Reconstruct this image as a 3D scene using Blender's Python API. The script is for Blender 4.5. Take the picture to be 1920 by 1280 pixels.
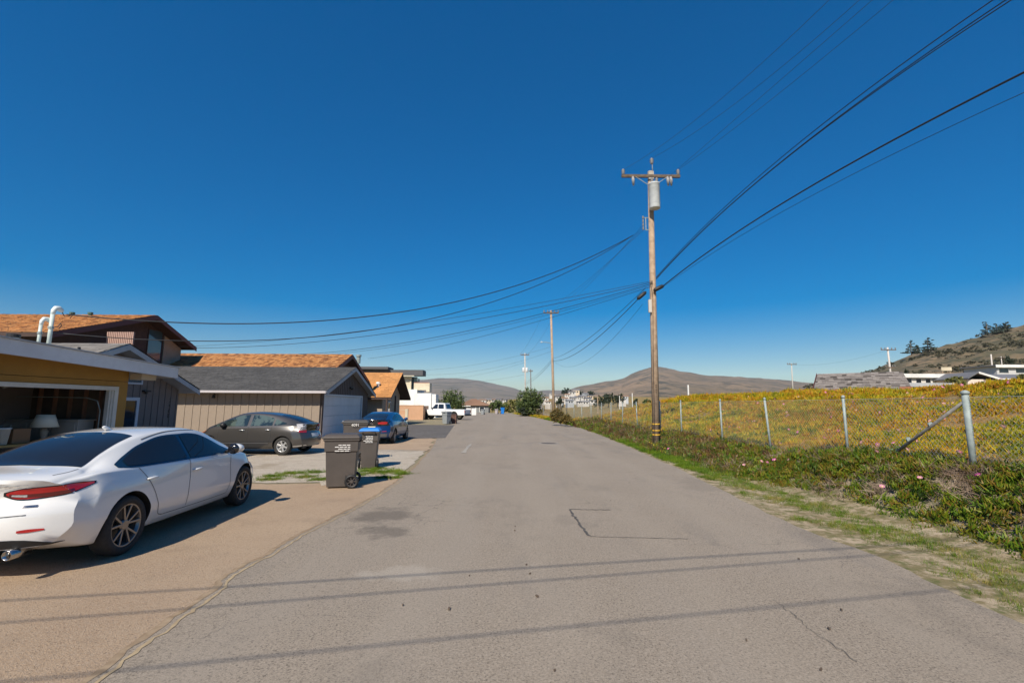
import bpy, bmesh, math, random
import numpy as np
from mathutils import noise as mn
from mathutils import Vector, Matrix, Euler
from mathutils.bvhtree import BVHTree
R = math.radians
random.seed(7); RNG = np.random.default_rng(7)
scene = bpy.context.scene
COL = scene.collection
for o in list(bpy.data.objects): bpy.data.objects.remove(o)

# ------------------------------------------------------------------ camera
F_PX = 887.0; CAM_H = 1.82; PITCH = math.atan(118 / F_PX); ROLL = 0.006
_fw = Vector((0, math.cos(PITCH), math.sin(PITCH)))
_u0 = Vector((0, -math.sin(PITCH), math.cos(PITCH))); _r0 = Vector((1, 0, 0))
_rt = _r0 * math.cos(ROLL) + _u0 * math.sin(ROLL)
_up = -_r0 * math.sin(ROLL) + _u0 * math.cos(ROLL)
CAM = Vector((0, 0, CAM_H))
cd = bpy.data.cameras.new('camera'); cam = bpy.data.objects.new('camera', cd); COL.objects.link(cam)
cd.sensor_width = 36; cd.lens = F_PX * 36 / 1920; cd.clip_end = 20000; cd.clip_start = 0.05
cam.matrix_world = Matrix(((_rt.x, _up.x, -_fw.x, CAM.x), (_rt.y, _up.y, -_fw.y, CAM.y), (_rt.z, _up.z, -_fw.z, CAM.z), (0, 0, 0, 1)))
scene.camera = cam
scene.render.resolution_x = 1024; scene.render.resolution_y = 682

# ------------------------------------------------------------------ sky, sun, exposure
SUN = Vector((-0.33, -1.05, 1.0)).normalized()          # towards the sun
world = bpy.data.worlds.new('World'); scene.world = world; world.use_nodes = True
wn = world.node_tree; wn.nodes.clear()
sky = wn.nodes.new('ShaderNodeTexSky'); sky.sky_type = 'NISHITA'; sky.sun_disc = False
sky.sun_elevation = math.asin(SUN.z); sky.sun_rotation = math.atan2(SUN.x, SUN.y)
sky.altitude = 0; sky.air_density = 1.0; sky.dust_density = 0.2; sky.ozone_density = 3.0
hs = wn.nodes.new('ShaderNodeHueSaturation'); hs.inputs['Saturation'].default_value = 2.15; hs.inputs['Hue'].default_value = .509
gm_ = wn.nodes.new('ShaderNodeGamma'); gm_.inputs[1].default_value = .7
bg = wn.nodes.new('ShaderNodeBackground'); bg.inputs['Strength'].default_value = 0.133
wo = wn.nodes.new('ShaderNodeOutputWorld')
wn.links.new(sky.outputs[0], gm_.inputs[0]); wn.links.new(gm_.outputs[0], hs.inputs['Color']); wn.links.new(hs.outputs[0], bg.inputs[0]); wn.links.new(bg.outputs[0], wo.inputs[0])
sd = bpy.data.lights.new('sun', 'SUN'); sd.energy = 5.0; sd.angle = R(0.5); sd.color = (1.0, 0.92, 0.79)
so = bpy.data.objects.new('sun', sd); COL.objects.link(so)
so.rotation_euler = SUN.to_track_quat('Z', 'Y').to_euler(); so.location = (-20, -40, 40)
vs = scene.view_settings; vs.view_transform = 'Standard'; vs.look = 'None'; vs.gamma = 1; vs.exposure = 0.26
vs.use_curve_mapping = False

# ------------------------------------------------------------------ pixel helpers (directions only; depth from ground/planes)
def ray(u, v): return _fw + _rt * ((u - 960) / F_PX) + _up * ((640 - v) / F_PX)
def GP(u, v, z=0.0):
    d = ray(u, v); return CAM + d * ((z - CAM.z) / d.z)
def YP(u, v, y):
    d = ray(u, v); return CAM + d * (y / d.y)
def XP(u, v, x):
    d = ray(u, v); return CAM + d * (x / d.x)

# ------------------------------------------------------------------ object helpers
def tag(o, label=None, cat=None, group=None, kind=None):
    if label: o['label'] = label
    if cat: o['category'] = cat
    if group: o['group'] = group
    if kind: o['kind'] = kind
    return o
def thing(name, label, cat, loc=(0, 0, 0), rz=0.0, group=None):
    o = bpy.data.objects.new(name, None); COL.objects.link(o)
    o.location = loc; o.rotation_euler = (0, 0, rz); o.empty_display_size = 0.2
    return tag(o, label, cat, group)
def addobj(name, me, parent=None, loc=None, rot=None, scl=None):
    o = bpy.data.objects.new(name, me); COL.objects.link(o)
    if parent: o.parent = parent
    if loc is not None: o.location = loc
    if rot is not None: o.rotation_euler = rot
    if scl is not None: o.scale = scl
    return o
def copy_tree(o, parent=None):
    c = o.copy(); COL.objects.link(c); c.parent = parent
    for ch in list(o.children): copy_tree(ch, c)
    return c
class MB:
    def __init__(s): s.v = []; s.f = []; s.m = []
    def add(s, vs, fs, mi=0):
        b = len(s.v); s.v.extend([tuple(p) for p in vs]); s.f.extend([tuple(i + b for i in f) for f in fs]); s.m.extend([mi] * len(fs)); return s
    def box(s, c, d, rz=0, mat=None, mi=0):
        x, y, z = d[0] / 2, d[1] / 2, d[2] / 2
        P = [Vector((sx * x, sy * y, sz * z)) for sz in (-1, 1) for sy in (-1, 1) for sx in (-1, 1)]
        M = Matrix.Translation(c) @ (mat.to_4x4() if mat else Matrix.Rotation(rz, 4, 'Z'))
        return s.add([M @ p for p in P], [(0, 2, 3, 1), (4, 5, 7, 6), (0, 1, 5, 4), (2, 6, 7, 3), (0, 4, 6, 2), (1, 3, 7, 5)], mi)
    def bb(s, a, b, mi=0):
        return s.box(((a[0] + b[0]) / 2, (a[1] + b[1]) / 2, (a[2] + b[2]) / 2), (abs(b[0] - a[0]), abs(b[1] - a[1]), abs(b[2] - a[2])), mi=mi)
    def bar(s, a, b, w, h=None, up=(0, 0, 1), mi=0):
        a = Vector(a); b = Vector(b); h = h or w; t = (b - a).normalized(); up = Vector(up)
        if abs(t.dot(up)) > .98: up = Vector((1, 0, 0))
        r = t.cross(up).normalized(); u = r.cross(t)
        q = [(-w / 2, -h / 2), (w / 2, -h / 2), (w / 2, h / 2), (-w / 2, h / 2)]
        vs = [p + r * x + u * y for p in (a, b) for x, y in q]
        return s.add(vs, [(3, 2, 1, 0), (4, 5, 6, 7), (0, 1, 5, 4), (1, 2, 6, 5), (2, 3, 7, 6), (3, 0, 4, 7)], mi)
    def tube(s, pts, r, n=8, caps=True, mi=0):
        pts = [Vector(p) for p in pts]; k = len(pts); rr = r if hasattr(r, '__len__') else [r] * k
        vs = []; pu = None
        for i, p in enumerate(pts):
            t = (pts[min(i + 1, k - 1)] - pts[max(i - 1, 0)]).normalized()
            if pu is None: pu = Vector((0, 0, 1)) if abs(t.z) < .9 else Vector((1, 0, 0))
            a = t.cross(pu).normalized(); pu = a.cross(t).normalized()
            for j in range(n):
                q = 2 * math.pi * j / n; vs.append(p + (a * math.cos(q) + pu * math.sin(q)) * rr[i])
        fs = [(i * n + j, i * n + (j + 1) % n, (i + 1) * n + (j + 1) % n, (i + 1) * n + j) for i in range(k - 1) for j in range(n)]
        if caps: fs += [tuple(range(n))[::-1], tuple((k - 1) * n + j for j in range(n))]
        return s.add(vs, fs, mi)
    def lathe(s, prof, c=(0, 0, 0), axis='Z', n=20, mi=0, closed=False):
        c = Vector(c); vs = []; k = len(prof)
        for r, h in prof:
            for j in range(n):
                q = 2 * math.pi * j / n; a, b = r * math.cos(q), r * math.sin(q)
                vs.append(c + (Vector((a, b, h)) if axis == 'Z' else Vector((a, h, b)) if axis == 'Y' else Vector((h, a, b))))
        fs = [(i * n + j, i * n + (j + 1) % n, ((i + 1) % k) * n + (j + 1) % n, ((i + 1) % k) * n + j) for i in range(k if closed else k - 1) for j in range(n)]
        if not closed: fs += [tuple(range(n))[::-1], tuple((k - 1) * n + j for j in range(n))]
        return s.add(vs, fs, mi)
    def slab(s, pts, off, mi=0):
        pts = [Vector(p) for p in pts]; n = len(pts); off = Vector(off)
        vs = pts + [p + off for p in pts]
        return s.add(vs, [tuple(range(n)), tuple(range(n, 2 * n))[::-1]] + [(i, i + n, (i + 1) % n + n, (i + 1) % n) for i in range(n)], mi)
    def mesh(s, name, mats, smooth=False):
        me = bpy.data.meshes.new(name); me.from_pydata(s.v, [], s.f)
        for m in (mats if isinstance(mats, (list, tuple)) else [mats]): me.materials.append(m)
        if any(s.m): me.polygons.foreach_set('material_index', s.m)
        bm = bmesh.new(); bm.from_mesh(me); bmesh.ops.recalc_face_normals(bm, faces=bm.faces); bm.to_mesh(me); bm.free()
        if smooth: me.polygons.foreach_set('use_smooth', [True] * len(me.polygons))
        me.update(); return me
    def build(s, name, mats, parent=None, smooth=False, bevel=0, loc=None, auto=None):
        o = addobj(name, s.mesh(name, mats, smooth), parent, loc)
        if bevel:
            b = o.modifiers.new('bevel', 'BEVEL'); b.width = bevel; b.segments = 2; b.limit_method = 'ANGLE'; b.angle_limit = R(35)
        return o
def autosmooth(o, ang=35):
    me = o.data; bm = bmesh.new(); bm.from_mesh(me)
    for f in bm.faces: f.smooth = True
    for e in bm.edges:
        e.smooth = not (len(e.link_faces) == 2 and e.calc_face_angle(0) > R(ang))
    bm.to_mesh(me); bm.free(); return o

# ------------------------------------------------------------------ materials
MATS = {}
def mat(name, col, rough=.7, col2=None, scale=8, metal=0, bump=0, bscale=None, coat=0, detail=4, spec=.5, island=0, trans=0, fac=(.35, .65), obj=True, emit=None):
    if name in MATS: return MATS[name]
    m = bpy.data.materials.new(name); m.use_nodes = True; nt = m.node_tree; b = nt.nodes['Principled BSDF']
    b.inputs['Base Color'].default_value = (*col, 1); b.inputs['Roughness'].default_value = rough; b.inputs['Metallic'].default_value = metal
    b.inputs['Coat Weight'].default_value = coat; b.inputs['Coat Roughness'].default_value = .03; b.inputs['Specular IOR Level'].default_value = spec
    b.inputs['Transmission Weight'].default_value = trans
    L = nt.links.new
    tc = nt.nodes.new('ShaderNodeTexCoord') if obj else nt.nodes.new('ShaderNodeNewGeometry'); vec = tc.outputs['Object' if obj else 'Position']
    last = None
    if col2:
        nz = nt.nodes.new('ShaderNodeTexNoise'); nz.inputs['Scale'].default_value = scale; nz.inputs['Detail'].default_value = detail; nz.inputs['Roughness'].default_value = .65
        L(vec, nz.inputs['Vector'])
        mr = nt.nodes.new('ShaderNodeMapRange'); mr.inputs[1].default_value = fac[0]; mr.inputs[2].default_value = fac[1]; L(nz.outputs[0], mr.inputs[0])
        mx = nt.nodes.new('ShaderNodeMix'); mx.data_type = 'RGBA'; mx.inputs[6].default_value = (*col, 1); mx.inputs[7].default_value = (*col2, 1)
        L(mr.outputs[0], mx.inputs[0]); last = mx.outputs[2]
        # a second, broader drift so that surfaces never read as one flat tone
        n2 = nt.nodes.new('ShaderNodeTexNoise'); n2.inputs['Scale'].default_value = scale * .13; n2.inputs['Detail'].default_value = 3; L(vec, n2.inputs['Vector'])
        m2 = nt.nodes.new('ShaderNodeMapRange'); m2.inputs[1].default_value = .3; m2.inputs[2].default_value = .7; m2.inputs[3].default_value = .86; m2.inputs[4].default_value = 1.12; L(n2.outputs[0], m2.inputs[0])
        hv = nt.nodes.new('ShaderNodeHueSaturation'); L(last, hv.inputs['Color']); L(m2.outputs[0], hv.inputs['Value']); last = hv.outputs[0]
    if island:
        g = nt.nodes.new('ShaderNodeNewGeometry'); m3 = nt.nodes.new('ShaderNodeMapRange'); m3.inputs[3].default_value = 1 - island; m3.inputs[4].default_value = 1 + island
        L(g.outputs['Random Per Island'], m3.inputs[0]); h3 = nt.nodes.new('ShaderNodeHueSaturation'); L(m3.outputs[0], h3.inputs['Value'])
        if last: L(last, h3.inputs['Color'])
        else: h3.inputs['Color'].default_value = (*col, 1)
        last = h3.outputs[0]
    if last: L(last, b.inputs['Base Color'])
    if bump:
        nb = nt.nodes.new('ShaderNodeTexNoise'); nb.inputs['Scale'].default_value = bscale or scale * 3; nb.inputs['Detail'].default_value = 5; L(vec, nb.inputs['Vector'])
        bp = nt.nodes.new('ShaderNodeBump'); bp.inputs['Strength'].default_value = bump; bp.inputs['Distance'].default_value = .02
        L(nb.outputs[0], bp.inputs['Height']); L(bp.outputs[0], b.inputs['Normal'])
    if emit: b.inputs['Emission Color'].default_value = (*emit, 1); b.inputs['Emission Strength'].default_value = 1
    MATS[name] = m; return m
class NT:
    """tiny node-graph writer"""
    def __init__(s, name):
        s.m = bpy.data.materials.new(name); s.m.use_nodes = True; s.t = s.m.node_tree; s.b = s.t.nodes['Principled BSDF']; MATS[name] = s.m
        s.pos = s.t.nodes.new('ShaderNodeNewGeometry').outputs['Position']
    def n(s, ty, **k):
        q = s.t.nodes.new(ty)
        for a, b in k.items(): setattr(q, a, b)
        return q
    def inp(s, sock, val):
        if hasattr(val, 'is_output'): s.t.links.new(val, sock)
        else: sock.default_value = val
    def noise(s, scale, detail=4, rough=.6, vec=None, dist=0):
        q = s.n('ShaderNodeTexNoise'); s.inp(q.inputs['Vector'], vec or s.pos); q.inputs['Scale'].default_value = scale; q.inputs['Detail'].default_value = detail
        q.inputs['Roughness'].default_value = rough; q.inputs['Distortion'].default_value = dist; return q.outputs[0]
    def rng(s, v, a, b, c=0., d=1.):
        q = s.n('ShaderNodeMapRange'); s.inp(q.inputs[0], v)
        for i, x in enumerate((a, b, c, d)): q.inputs[i + 1].default_value = x
        return q.outputs[0]
    def mix(s, f, a, b, mode='MIX'):
        q = s.n('ShaderNodeMix', data_type='RGBA', blend_type=mode); s.inp(q.inputs[0], f)
        s.inp(q.inputs[6], (*a, 1) if isinstance(a, tuple) else a); s.inp(q.inputs[7], (*b, 1) if isinstance(b, tuple) else b); return q.outputs[2]
    def math(s, op, a, b=0.):
        q = s.n('ShaderNodeMath', operation=op); s.inp(q.inputs[0], a); s.inp(q.inputs[1], b); return q.outputs[0]
    def voro(s, scale, feature='F1', vec=None):
        q = s.n('ShaderNodeTexVoronoi', feature=feature); s.inp(q.inputs['Vector'], vec or s.pos); q.inputs['Scale'].default_value = scale; return q.outputs[0]
    def mapping(s, loc=(0, 0, 0), rot=(0, 0, 0), scl=(1, 1, 1), vec=None):
        q = s.n('ShaderNodeMapping'); s.inp(q.inputs[0], vec or s.pos); q.inputs[1].default_value = loc; q.inputs[2].default_value = rot; q.inputs[3].default_value = scl; return q.outputs[0]
    def fin(s, col, rough=.9, bump=None, bs=.4, bd=.02):
        s.inp(s.b.inputs['Base Color'], col); s.inp(s.b.inputs['Roughness'], rough)
        if bump is not None:
            q = s.n('ShaderNodeBump'); q.inputs['Strength'].default_value = bs; q.inputs['Distance'].default_value = bd; s.inp(q.inputs['Height'], bump); s.t.links.new(q.outputs[0], s.b.inputs['Normal'])
        return s.m

def m_asphalt():
    a = NT('asphalt'); base = a.mix(a.rng(a.noise(.35, 3), .3, .7), (.225, .180, .133), (.265, .215, .163))
    spk = a.rng(a.noise(70, 3, .8), .42, .62); base = a.mix(a.math('MULTIPLY', spk, .75), base, (.40, .335, .26))
    base = a.mix(a.math('MULTIPLY', a.rng(a.noise(48, 3, .8, a.mapping(loc=(31, 7, 0))), .53, .64), .8), base, (.08, .064, .047))
    # long wheel-track wear and greyer edges, running along the road
    tr = a.noise(1.1, 3, .5, a.mapping(scl=(1, .06, 1))); base = a.mix(a.math('MULTIPLY', a.rng(tr, .5, .68), .35), base, (.30, .255, .205))
    base = a.mix(a.math('MULTIPLY', a.rng(a.noise(.9, 4, .6, a.mapping(loc=(3, 9, 0), scl=(1, .25, 1))), .56, .7), .3), base, (.15, .135, .12))
    # oil stain
    def blob(p, r, st, amt):
        v = a.mapping(loc=(-p.x * st[0], -p.y * st[1], 0), scl=(st[0], st[1], 0)); q = a.n('ShaderNodeVectorMath', operation='LENGTH'); a.inp(q.inputs[0], v)
        d = a.math('ADD', q.outputs['Value'], a.rng(a.noise(2.3, 4, .65), .2, .8, -.45, .45)); return a.math('MULTIPLY', a.rng(d, r * 1.5, r * .55), amt)
    base = a.mix(blob(GP(722, 968), .42, (1.0, .8), .62), base, (.085, .07, .055)); base = a.mix(blob(GP(715, 1000), .28, (1, 1.2), .55), base, (.085, .07, .055))
    base = a.mix(blob(GP(755, 1078), .3, (.8, 1.8), .28), base, (.48, .43, .36))
    # worn wheel tracks, patched lengths and fine branching cracks
    xs = a.n('ShaderNodeSeparateXYZ'); a.inp(xs.inputs[0], a.pos); wob_ = a.math('ADD', xs.outputs[0], a.rng(a.noise(.25, 2), .3, .7, -.35, .35))
    for c_ in (-1.15, .45, 1.9, 3.35): base = a.mix(a.rng(a.math('ABSOLUTE', a.math('SUBTRACT', wob_, c_)), .42, .05, 0, .16), base, (.34, .285, .22))
    base = a.mix(a.rng(a.noise(.55, 6, .7, a.mapping(loc=(17, 5, 0), scl=(1, .6, 1))), .57, .63, 0, .22), base, (.13, .11, .088))
    dv = a.n('ShaderNodeVectorMath', operation='ADD'); nn_ = a.n('ShaderNodeTexNoise'); a.inp(nn_.inputs['Vector'], a.pos); nn_.inputs['Scale'].default_value = 1.7; nn_.inputs['Detail'].default_value = 5; a.inp(dv.inputs[0], a.pos); a.inp(dv.inputs[1], nn_.outputs['Color'])
    ck = a.math('MULTIPLY', a.rng(a.voro(.75, 'DISTANCE_TO_EDGE', dv.outputs[0]), .010, .002, 0, .55), a.rng(a.noise(.3, 3, .6, a.mapping(loc=(41, 13, 0))), .52, .62)); base = a.mix(ck, base, (.08, .068, .055))
    return a.fin(base, a.rng(a.noise(40), .3, .7, .82, .95), a.noise(120, 3, .8), .5, .01)
def m_apron():
    a = NT('apron_aggregate'); base = a.mix(a.rng(a.noise(.5, 4), .3, .7), (.34, .225, .135), (.43, .30, .185))
    base = a.mix(a.math('MULTIPLY', a.rng(a.noise(70, 2, .8), .35, .7), .55), base, (.50, .40, .30)); base = a.mix(a.math('MULTIPLY', a.rng(a.noise(52, 2, .8), .55, .7), .65), base, (.12, .08, .05))
    base = a.mix(a.math('MULTIPLY', a.rng(a.noise(1.3, 4, .6, a.mapping(loc=(7, 2, 0))), .55, .72), .4), base, (.22, .16, .11))
    return a.fin(base, .92, a.noise(75, 3, .8), .8, .02)
def m_gravel():
    a = NT('pale_gravel'); c = a.voro(38); base = a.mix(a.rng(c, .0, .7), (.76, .67, .55), (.44, .37, .285)); base = a.mix(a.rng(a.noise(2.2, 5), .52, .7, 0, .6), base, (.34, .25, .17))
    base = a.mix(a.rng(a.noise(.6, 4), .55, .7, 0, .6), base, (.30, .23, .15)); return a.fin(base, .95, c, 1., .03)
def m_ground():
    a = NT('sandy_ground'); base = a.mix(a.rng(a.noise(.35, 5), .35, .65), (.30, .225, .14), (.22, .19, .10)); base = a.mix(a.rng(a.noise(26, 3, .7), .4, .7, 0, .6), base, (.42, .34, .24))
    base = a.mix(a.rng(a.noise(3.3, 4, .7), .5, .64, 0, .75), base, (.09, .11, .03)); return a.fin(base, .97, a.noise(30, 5, .7), .8, .04)
def m_sand():
    a = NT('roadside_sand'); base = a.mix(a.rng(a.noise(.8, 4), .35, .65), (.36, .265, .165), (.42, .33, .225)); base = a.mix(a.math('MULTIPLY', a.rng(a.noise(60, 3, .8), .4, .7), .6), base, (.54, .44, .32))
    base = a.mix(a.math('MULTIPLY', a.rng(a.noise(45, 2, .8), .58, .72), .5), base, (.14, .11, .08)); base = a.mix(a.rng(a.noise(3.2, 8, .75), .42, .55, 0, .85), base, (.16, .125, .045)); base = a.mix(a.rng(a.noise(5.5, 8, .75, a.mapping(loc=(11, 3, 0))), .50, .60, 0, .85), base, (.095, .105, .022)); return a.fin(base, .95, a.noise(70, 4, .8), .6, .015)
def m_field():
    a = NT('dry_field'); base = a.mix(a.rng(a.noise(.12, 5), .35, .65), (.36, .20, .05), (.26, .19, .07)); base = a.mix(a.rng(a.noise(.5, 5, .7), .48, .6), base, (.12, .13, .03)); return a.fin(base, .97, a.noise(4, 6, .7), 1., .2)
def m_hill(name, c1, c2, c3, s):
    a = NT(name); base = a.mix(a.rng(a.noise(s, 6, .62), .38, .62), c1, c2); base = a.mix(a.rng(a.noise(s * 3.1, 6, .7), .50, .58), base, c3); base = a.mix(a.rng(a.noise(s * .3, 4, .6), .45, .6, 0, .5), base, c2)
    return a.fin(base, .98, a.noise(s * 6, 6, .7), .6, .25 / s * .05)
ASPH = m_asphalt(); APRON = m_apron(); GRAVEL = m_gravel(); GROUND = m_ground(); SAND = m_sand(); FIELD = m_field()
DARKASPH = mat('dark_asphalt', (.085, .075, .068), .92, (.14, .125, .11), 5, bump=.4, bscale=70, obj=False)
TAR = mat('tar', (.05, .045, .04), .8, (.12, .105, .09), 14, obj=False)
CRK = mat('crack_fill', (.12, .10, .08), .9, (.18, .15, .12), 9, obj=False)
FADED = mat('faded_paint', (.42, .38, .32), .85, (.26, .225, .185), 22, obj=False)
WOODPOLE = mat('weathered_pole_wood', (.46, .335, .23), .85, (.32, .22, .145), 6, bump=.5, bscale=24)
DARKWOOD = mat('dark_timber', (.085, .06, .042), .85, (.16, .115, .08), 7, bump=.4, bscale=20)
GALV = mat('galvanised_steel', (.33, .38, .37), .7, (.24, .28, .27), 12, metal=.1)
RUSTY = mat('weathered_pipe', (.20, .185, .17), .7, (.30, .29, .27), 14, metal=.3)
MESHW = mat('mesh_wire', (.38, .38, .33), .6)
XFMR = mat('transformer_paint', (.62, .65, .66), .45, (.5, .53, .55), 5)
PORC = mat('grey_porcelain', (.22, .21, .21), .3); BLKPL = mat('black_cable', (.012, .012, .014), .55); WIREC = mat('wire', (.035, .03, .03), .6)
YELTAPE = mat('yellow_band', (.72, .42, .02), .5, (.5, .3, .04), 14)
WHITE = mat('white_paint', (.78, .77, .74), .55, (.68, .67, .64), 3); CREAM = mat('cream_stucco', (.62, .54, .40), .9, (.55, .48, .35), 2, bump=.2, bscale=50)
YELLOW = mat('ochre_siding', (.35, .185, .033), .75, (.30, .16, .03), 2, bump=.15, bscale=30)
FASCIA = mat('pale_fascia', (.66, .66, .68), .55, (.58, .58, .60), 2)
BOARD = mat('taupe_board', (.20, .165, .15), .8, (.175, .145, .13), 3, bump=.15, bscale=25, island=.05)
BOARDT = mat('beige_board', (.28, .22, .168), .8, (.25, .197, .15), 3, bump=.12, bscale=25, island=.04)
TRIMG = mat('grey_trim', (.42, .43, .44), .6, (.36, .37, .38), 4)
GUTTER = mat('pale_gutter', (.50, .455, .45), .4); BROWNW = mat('dark_brown_wall', (.075, .045, .036), .85, (.055, .034, .028), 3)
BEIGEW = mat('tan_wall', (.40, .31, .23), .85, (.34, .27, .20), 2, bump=.1, bscale=40)
SALMON = mat('salmon_stucco', (.56, .33, .20), .9, (.50, .29, .17), 2, bump=.2, bscale=40)
GLASSD = mat('dark_window', (.015, .02, .026), .06, spec=.8); GLASSB = mat('blue_window', (.05, .10, .14), .05, spec=.9)
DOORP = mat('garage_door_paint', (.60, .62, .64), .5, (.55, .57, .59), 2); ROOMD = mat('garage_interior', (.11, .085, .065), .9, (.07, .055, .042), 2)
STUD = mat('stud_timber', (.30, .15, .09), .85, (.22, .11, .07), 5)
def m_shake(name, c1, c2, c3):
    a = NT(name); g = a.n('ShaderNodeNewGeometry'); r = g.outputs['Random Per Island']; base = a.mix(r, c1, c2)
    r2 = a.math('FRACT', a.math('MULTIPLY', r, 7.31)); base = a.mix(a.rng(r2, .62, .9), base, c3); base = a.mix(a.rng(a.noise(2.5, 4), .4, .75, 0, .4), base, c3); return a.fin(base, .85, a.noise(30, 4), .4)
SHAKE = m_shake('cedar_shake', (.40, .17, .055), (.55, .27, .095), (.20, .08, .028)); SHAKEG = m_shake('weathered_shake', (.19, .165, .15), (.30, .265, .24), (.075, .063, .055))
OSHING = mat('orange_shingle', (.52, .24, .075), .85, (.46, .21, .07), 5, bump=.3, bscale=20, island=.14)
GSHING = mat('charcoal_shingle', (.052, .05, .048), .9, (.085, .081, .077), 7, bump=.5, bscale=30, island=.18, obj=True)
# paints
PWHITE = mat('pearl_white_paint', (.74, .73, .71), .25, coat=1.0, spec=.5); PGREY = mat('grey_metallic_paint', (.085, .079, .075), .3, metal=.5, coat=1.0)
PBLUE = mat('blue_metallic_paint', (.008, .045, .15), .3, metal=.5, coat=1.0); PTRUCK = mat('truck_white_paint', (.78, .78, .77), .3, coat=.6)
TYRE = mat('tyre_rubber', (.022, .021, .021), .85, (.035, .033, .03), 30); ALLOY = mat('dark_alloy', (.26, .245, .235), .3, metal=.8); SALLOY = mat('silver_alloy', (.68, .68, .68), .3, metal=.7)
BLACK = mat('black_plastic', (.014, .014, .015), .5); GLOSSB = mat('gloss_black', (.012, .012, .014), .12, coat=.5); CHROME = mat('chrome', (.45, .43, .41), .22, metal=1)
CARGL = mat('tinted_car_glass', (.012, .014, .018), .03, spec=.45); CARGL2 = mat('green_reflection_glass', (.085, .115, .10), .04, (.02, .03, .03), 2.6, coat=.8, spec=.8, fac=(.46, .54))  # green glass is opaque: reflections and the view through are painted as mottling
TAILR = mat('red_lens', (.42, .008, .012), .08, coat=1); TAILD = mat('dark_red_lens', (.10, .004, .008), .08, coat=1); CLEARL = mat('clear_lens', (.34, .33, .34), .1, (.5, .48, .48), 30, coat=1); AMBER = mat('amber_lens', (.75, .22, .08), .15, coat=1)
UNDER = mat('underbody', (.01, .01, .01), .9)
BINBR = mat('brown_bin_plastic', (.082, .068, .059), .55, (.070, .058, .05), 4, bump=.05, bscale=60); BINDK = mat('dark_grey_bin_plastic', (.065, .06, .056), .55); BINBL = mat('blue_bin_plastic', (.01, .19, .62), .45); BINGY = mat('grey_bin_plastic', (.27, .29, .30), .55, (.24, .26, .27), 4)
PRINT = mat('white_print', (.75, .72, .68), .6)
# ------------------------------------------------------------------ terrain
def sst(a, b, x):
    t = np.clip((np.asarray(x, float) - a) / (b - a), 0, 1); return t * t * (3 - 2 * t)
def hfence(y): return .86 - .36 * sst(9.5, 13.5, y) - .12 * sst(14, 36, y)
def footx(y): return 6.05 - .5 * sst(9, 15, y) + .1 * np.sin(np.asarray(y) * .9)
def terr(x, y):
    x = np.asarray(x, float); y = np.asarray(y, float)
    hf = hfence(y); f = footx(y)
    bank = hf * sst(f - .15, 7.4, x) * .92
    up = (2.42 - hf) * np.clip((x - 7.3) / 7.2, 0, 1) ** .86
    und = (.07 * np.sin(x * 1.7 + y * .6) + .05 * np.sin(y * 1.3 - x * .8) + .05 * np.sin(x * .5 + y * 2.3) + .05 * np.sin(x * 3.1 + 1.3 * np.sin(y * 1.9)) * np.cos(y * 2.7 + x * .9)) * sst(7.3, 9, x) * (1 - sst(60, 90, y))
    berm = (bank + up + und) * (1 - sst(40, 56, y) * (1 - .35 * sst(20, 45, x)))
    far = np.where(x > 24, (x - 24) * .075 * (1 - sst(150, 400, x)), 0) * (1 - sst(150, 300, y)) * sst(20, 50, y) if True else 0
    drop = -1.3 * sst(104, 135, y) * (1 - sst(200, 260, y))
    town = 9 * sst(240, 460, y) * sst(-60, 30, x) * (1 - sst(900, 1500, y))
    return berm + far + drop + town
def nonuni(a, b, fine, lo, hi, g=1.18):
    v = list(np.arange(lo, hi + 1e-6, fine)); s = fine
    while v[-1] < b: s *= g; v.append(v[-1] + s)
    s = fine
    while v[0] > a: s *= g; v.insert(0, v[0] - s)
    return np.array(v)
def grid_mesh(name, xs, ys, zf, mats):
    X, Y = np.meshgrid(xs, ys); Z = zf(X, Y); nx, ny = len(xs), len(ys)
    V = np.stack([X, Y, Z], -1).reshape(-1, 3); i = np.arange(nx * ny).reshape(ny, nx)
    Fc = np.stack([i[:-1, :-1], i[:-1, 1:], i[1:, 1:], i[1:, :-1]], -1).reshape(-1, 4)
    me = bpy.data.meshes.new(name); me.from_pydata(V.tolist(), [], Fc.tolist())
    for m in mats: me.materials.append(m)
    me.polygons.foreach_set('use_smooth', [True] * len(me.polygons)); return me
gx = nonuni(-7000, 7000, .45, 3, 18, 1.16); gy = nonuni(-60, 7000, .8, -4, 60, 1.16)
gm = grid_mesh('ground', gx, gy, terr, [GROUND, FIELD])
cx = np.array([p.center[0] for p in gm.polygons]); cy = np.array([p.center[1] for p in gm.polygons])
gm.polygons.foreach_set('material_index', ((cx > 7.0) | (cy > 105)).astype(int).tolist())
tag(addobj('ground', gm), 'sandy ground with dry grass beside the road', None, kind='structure')

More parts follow.
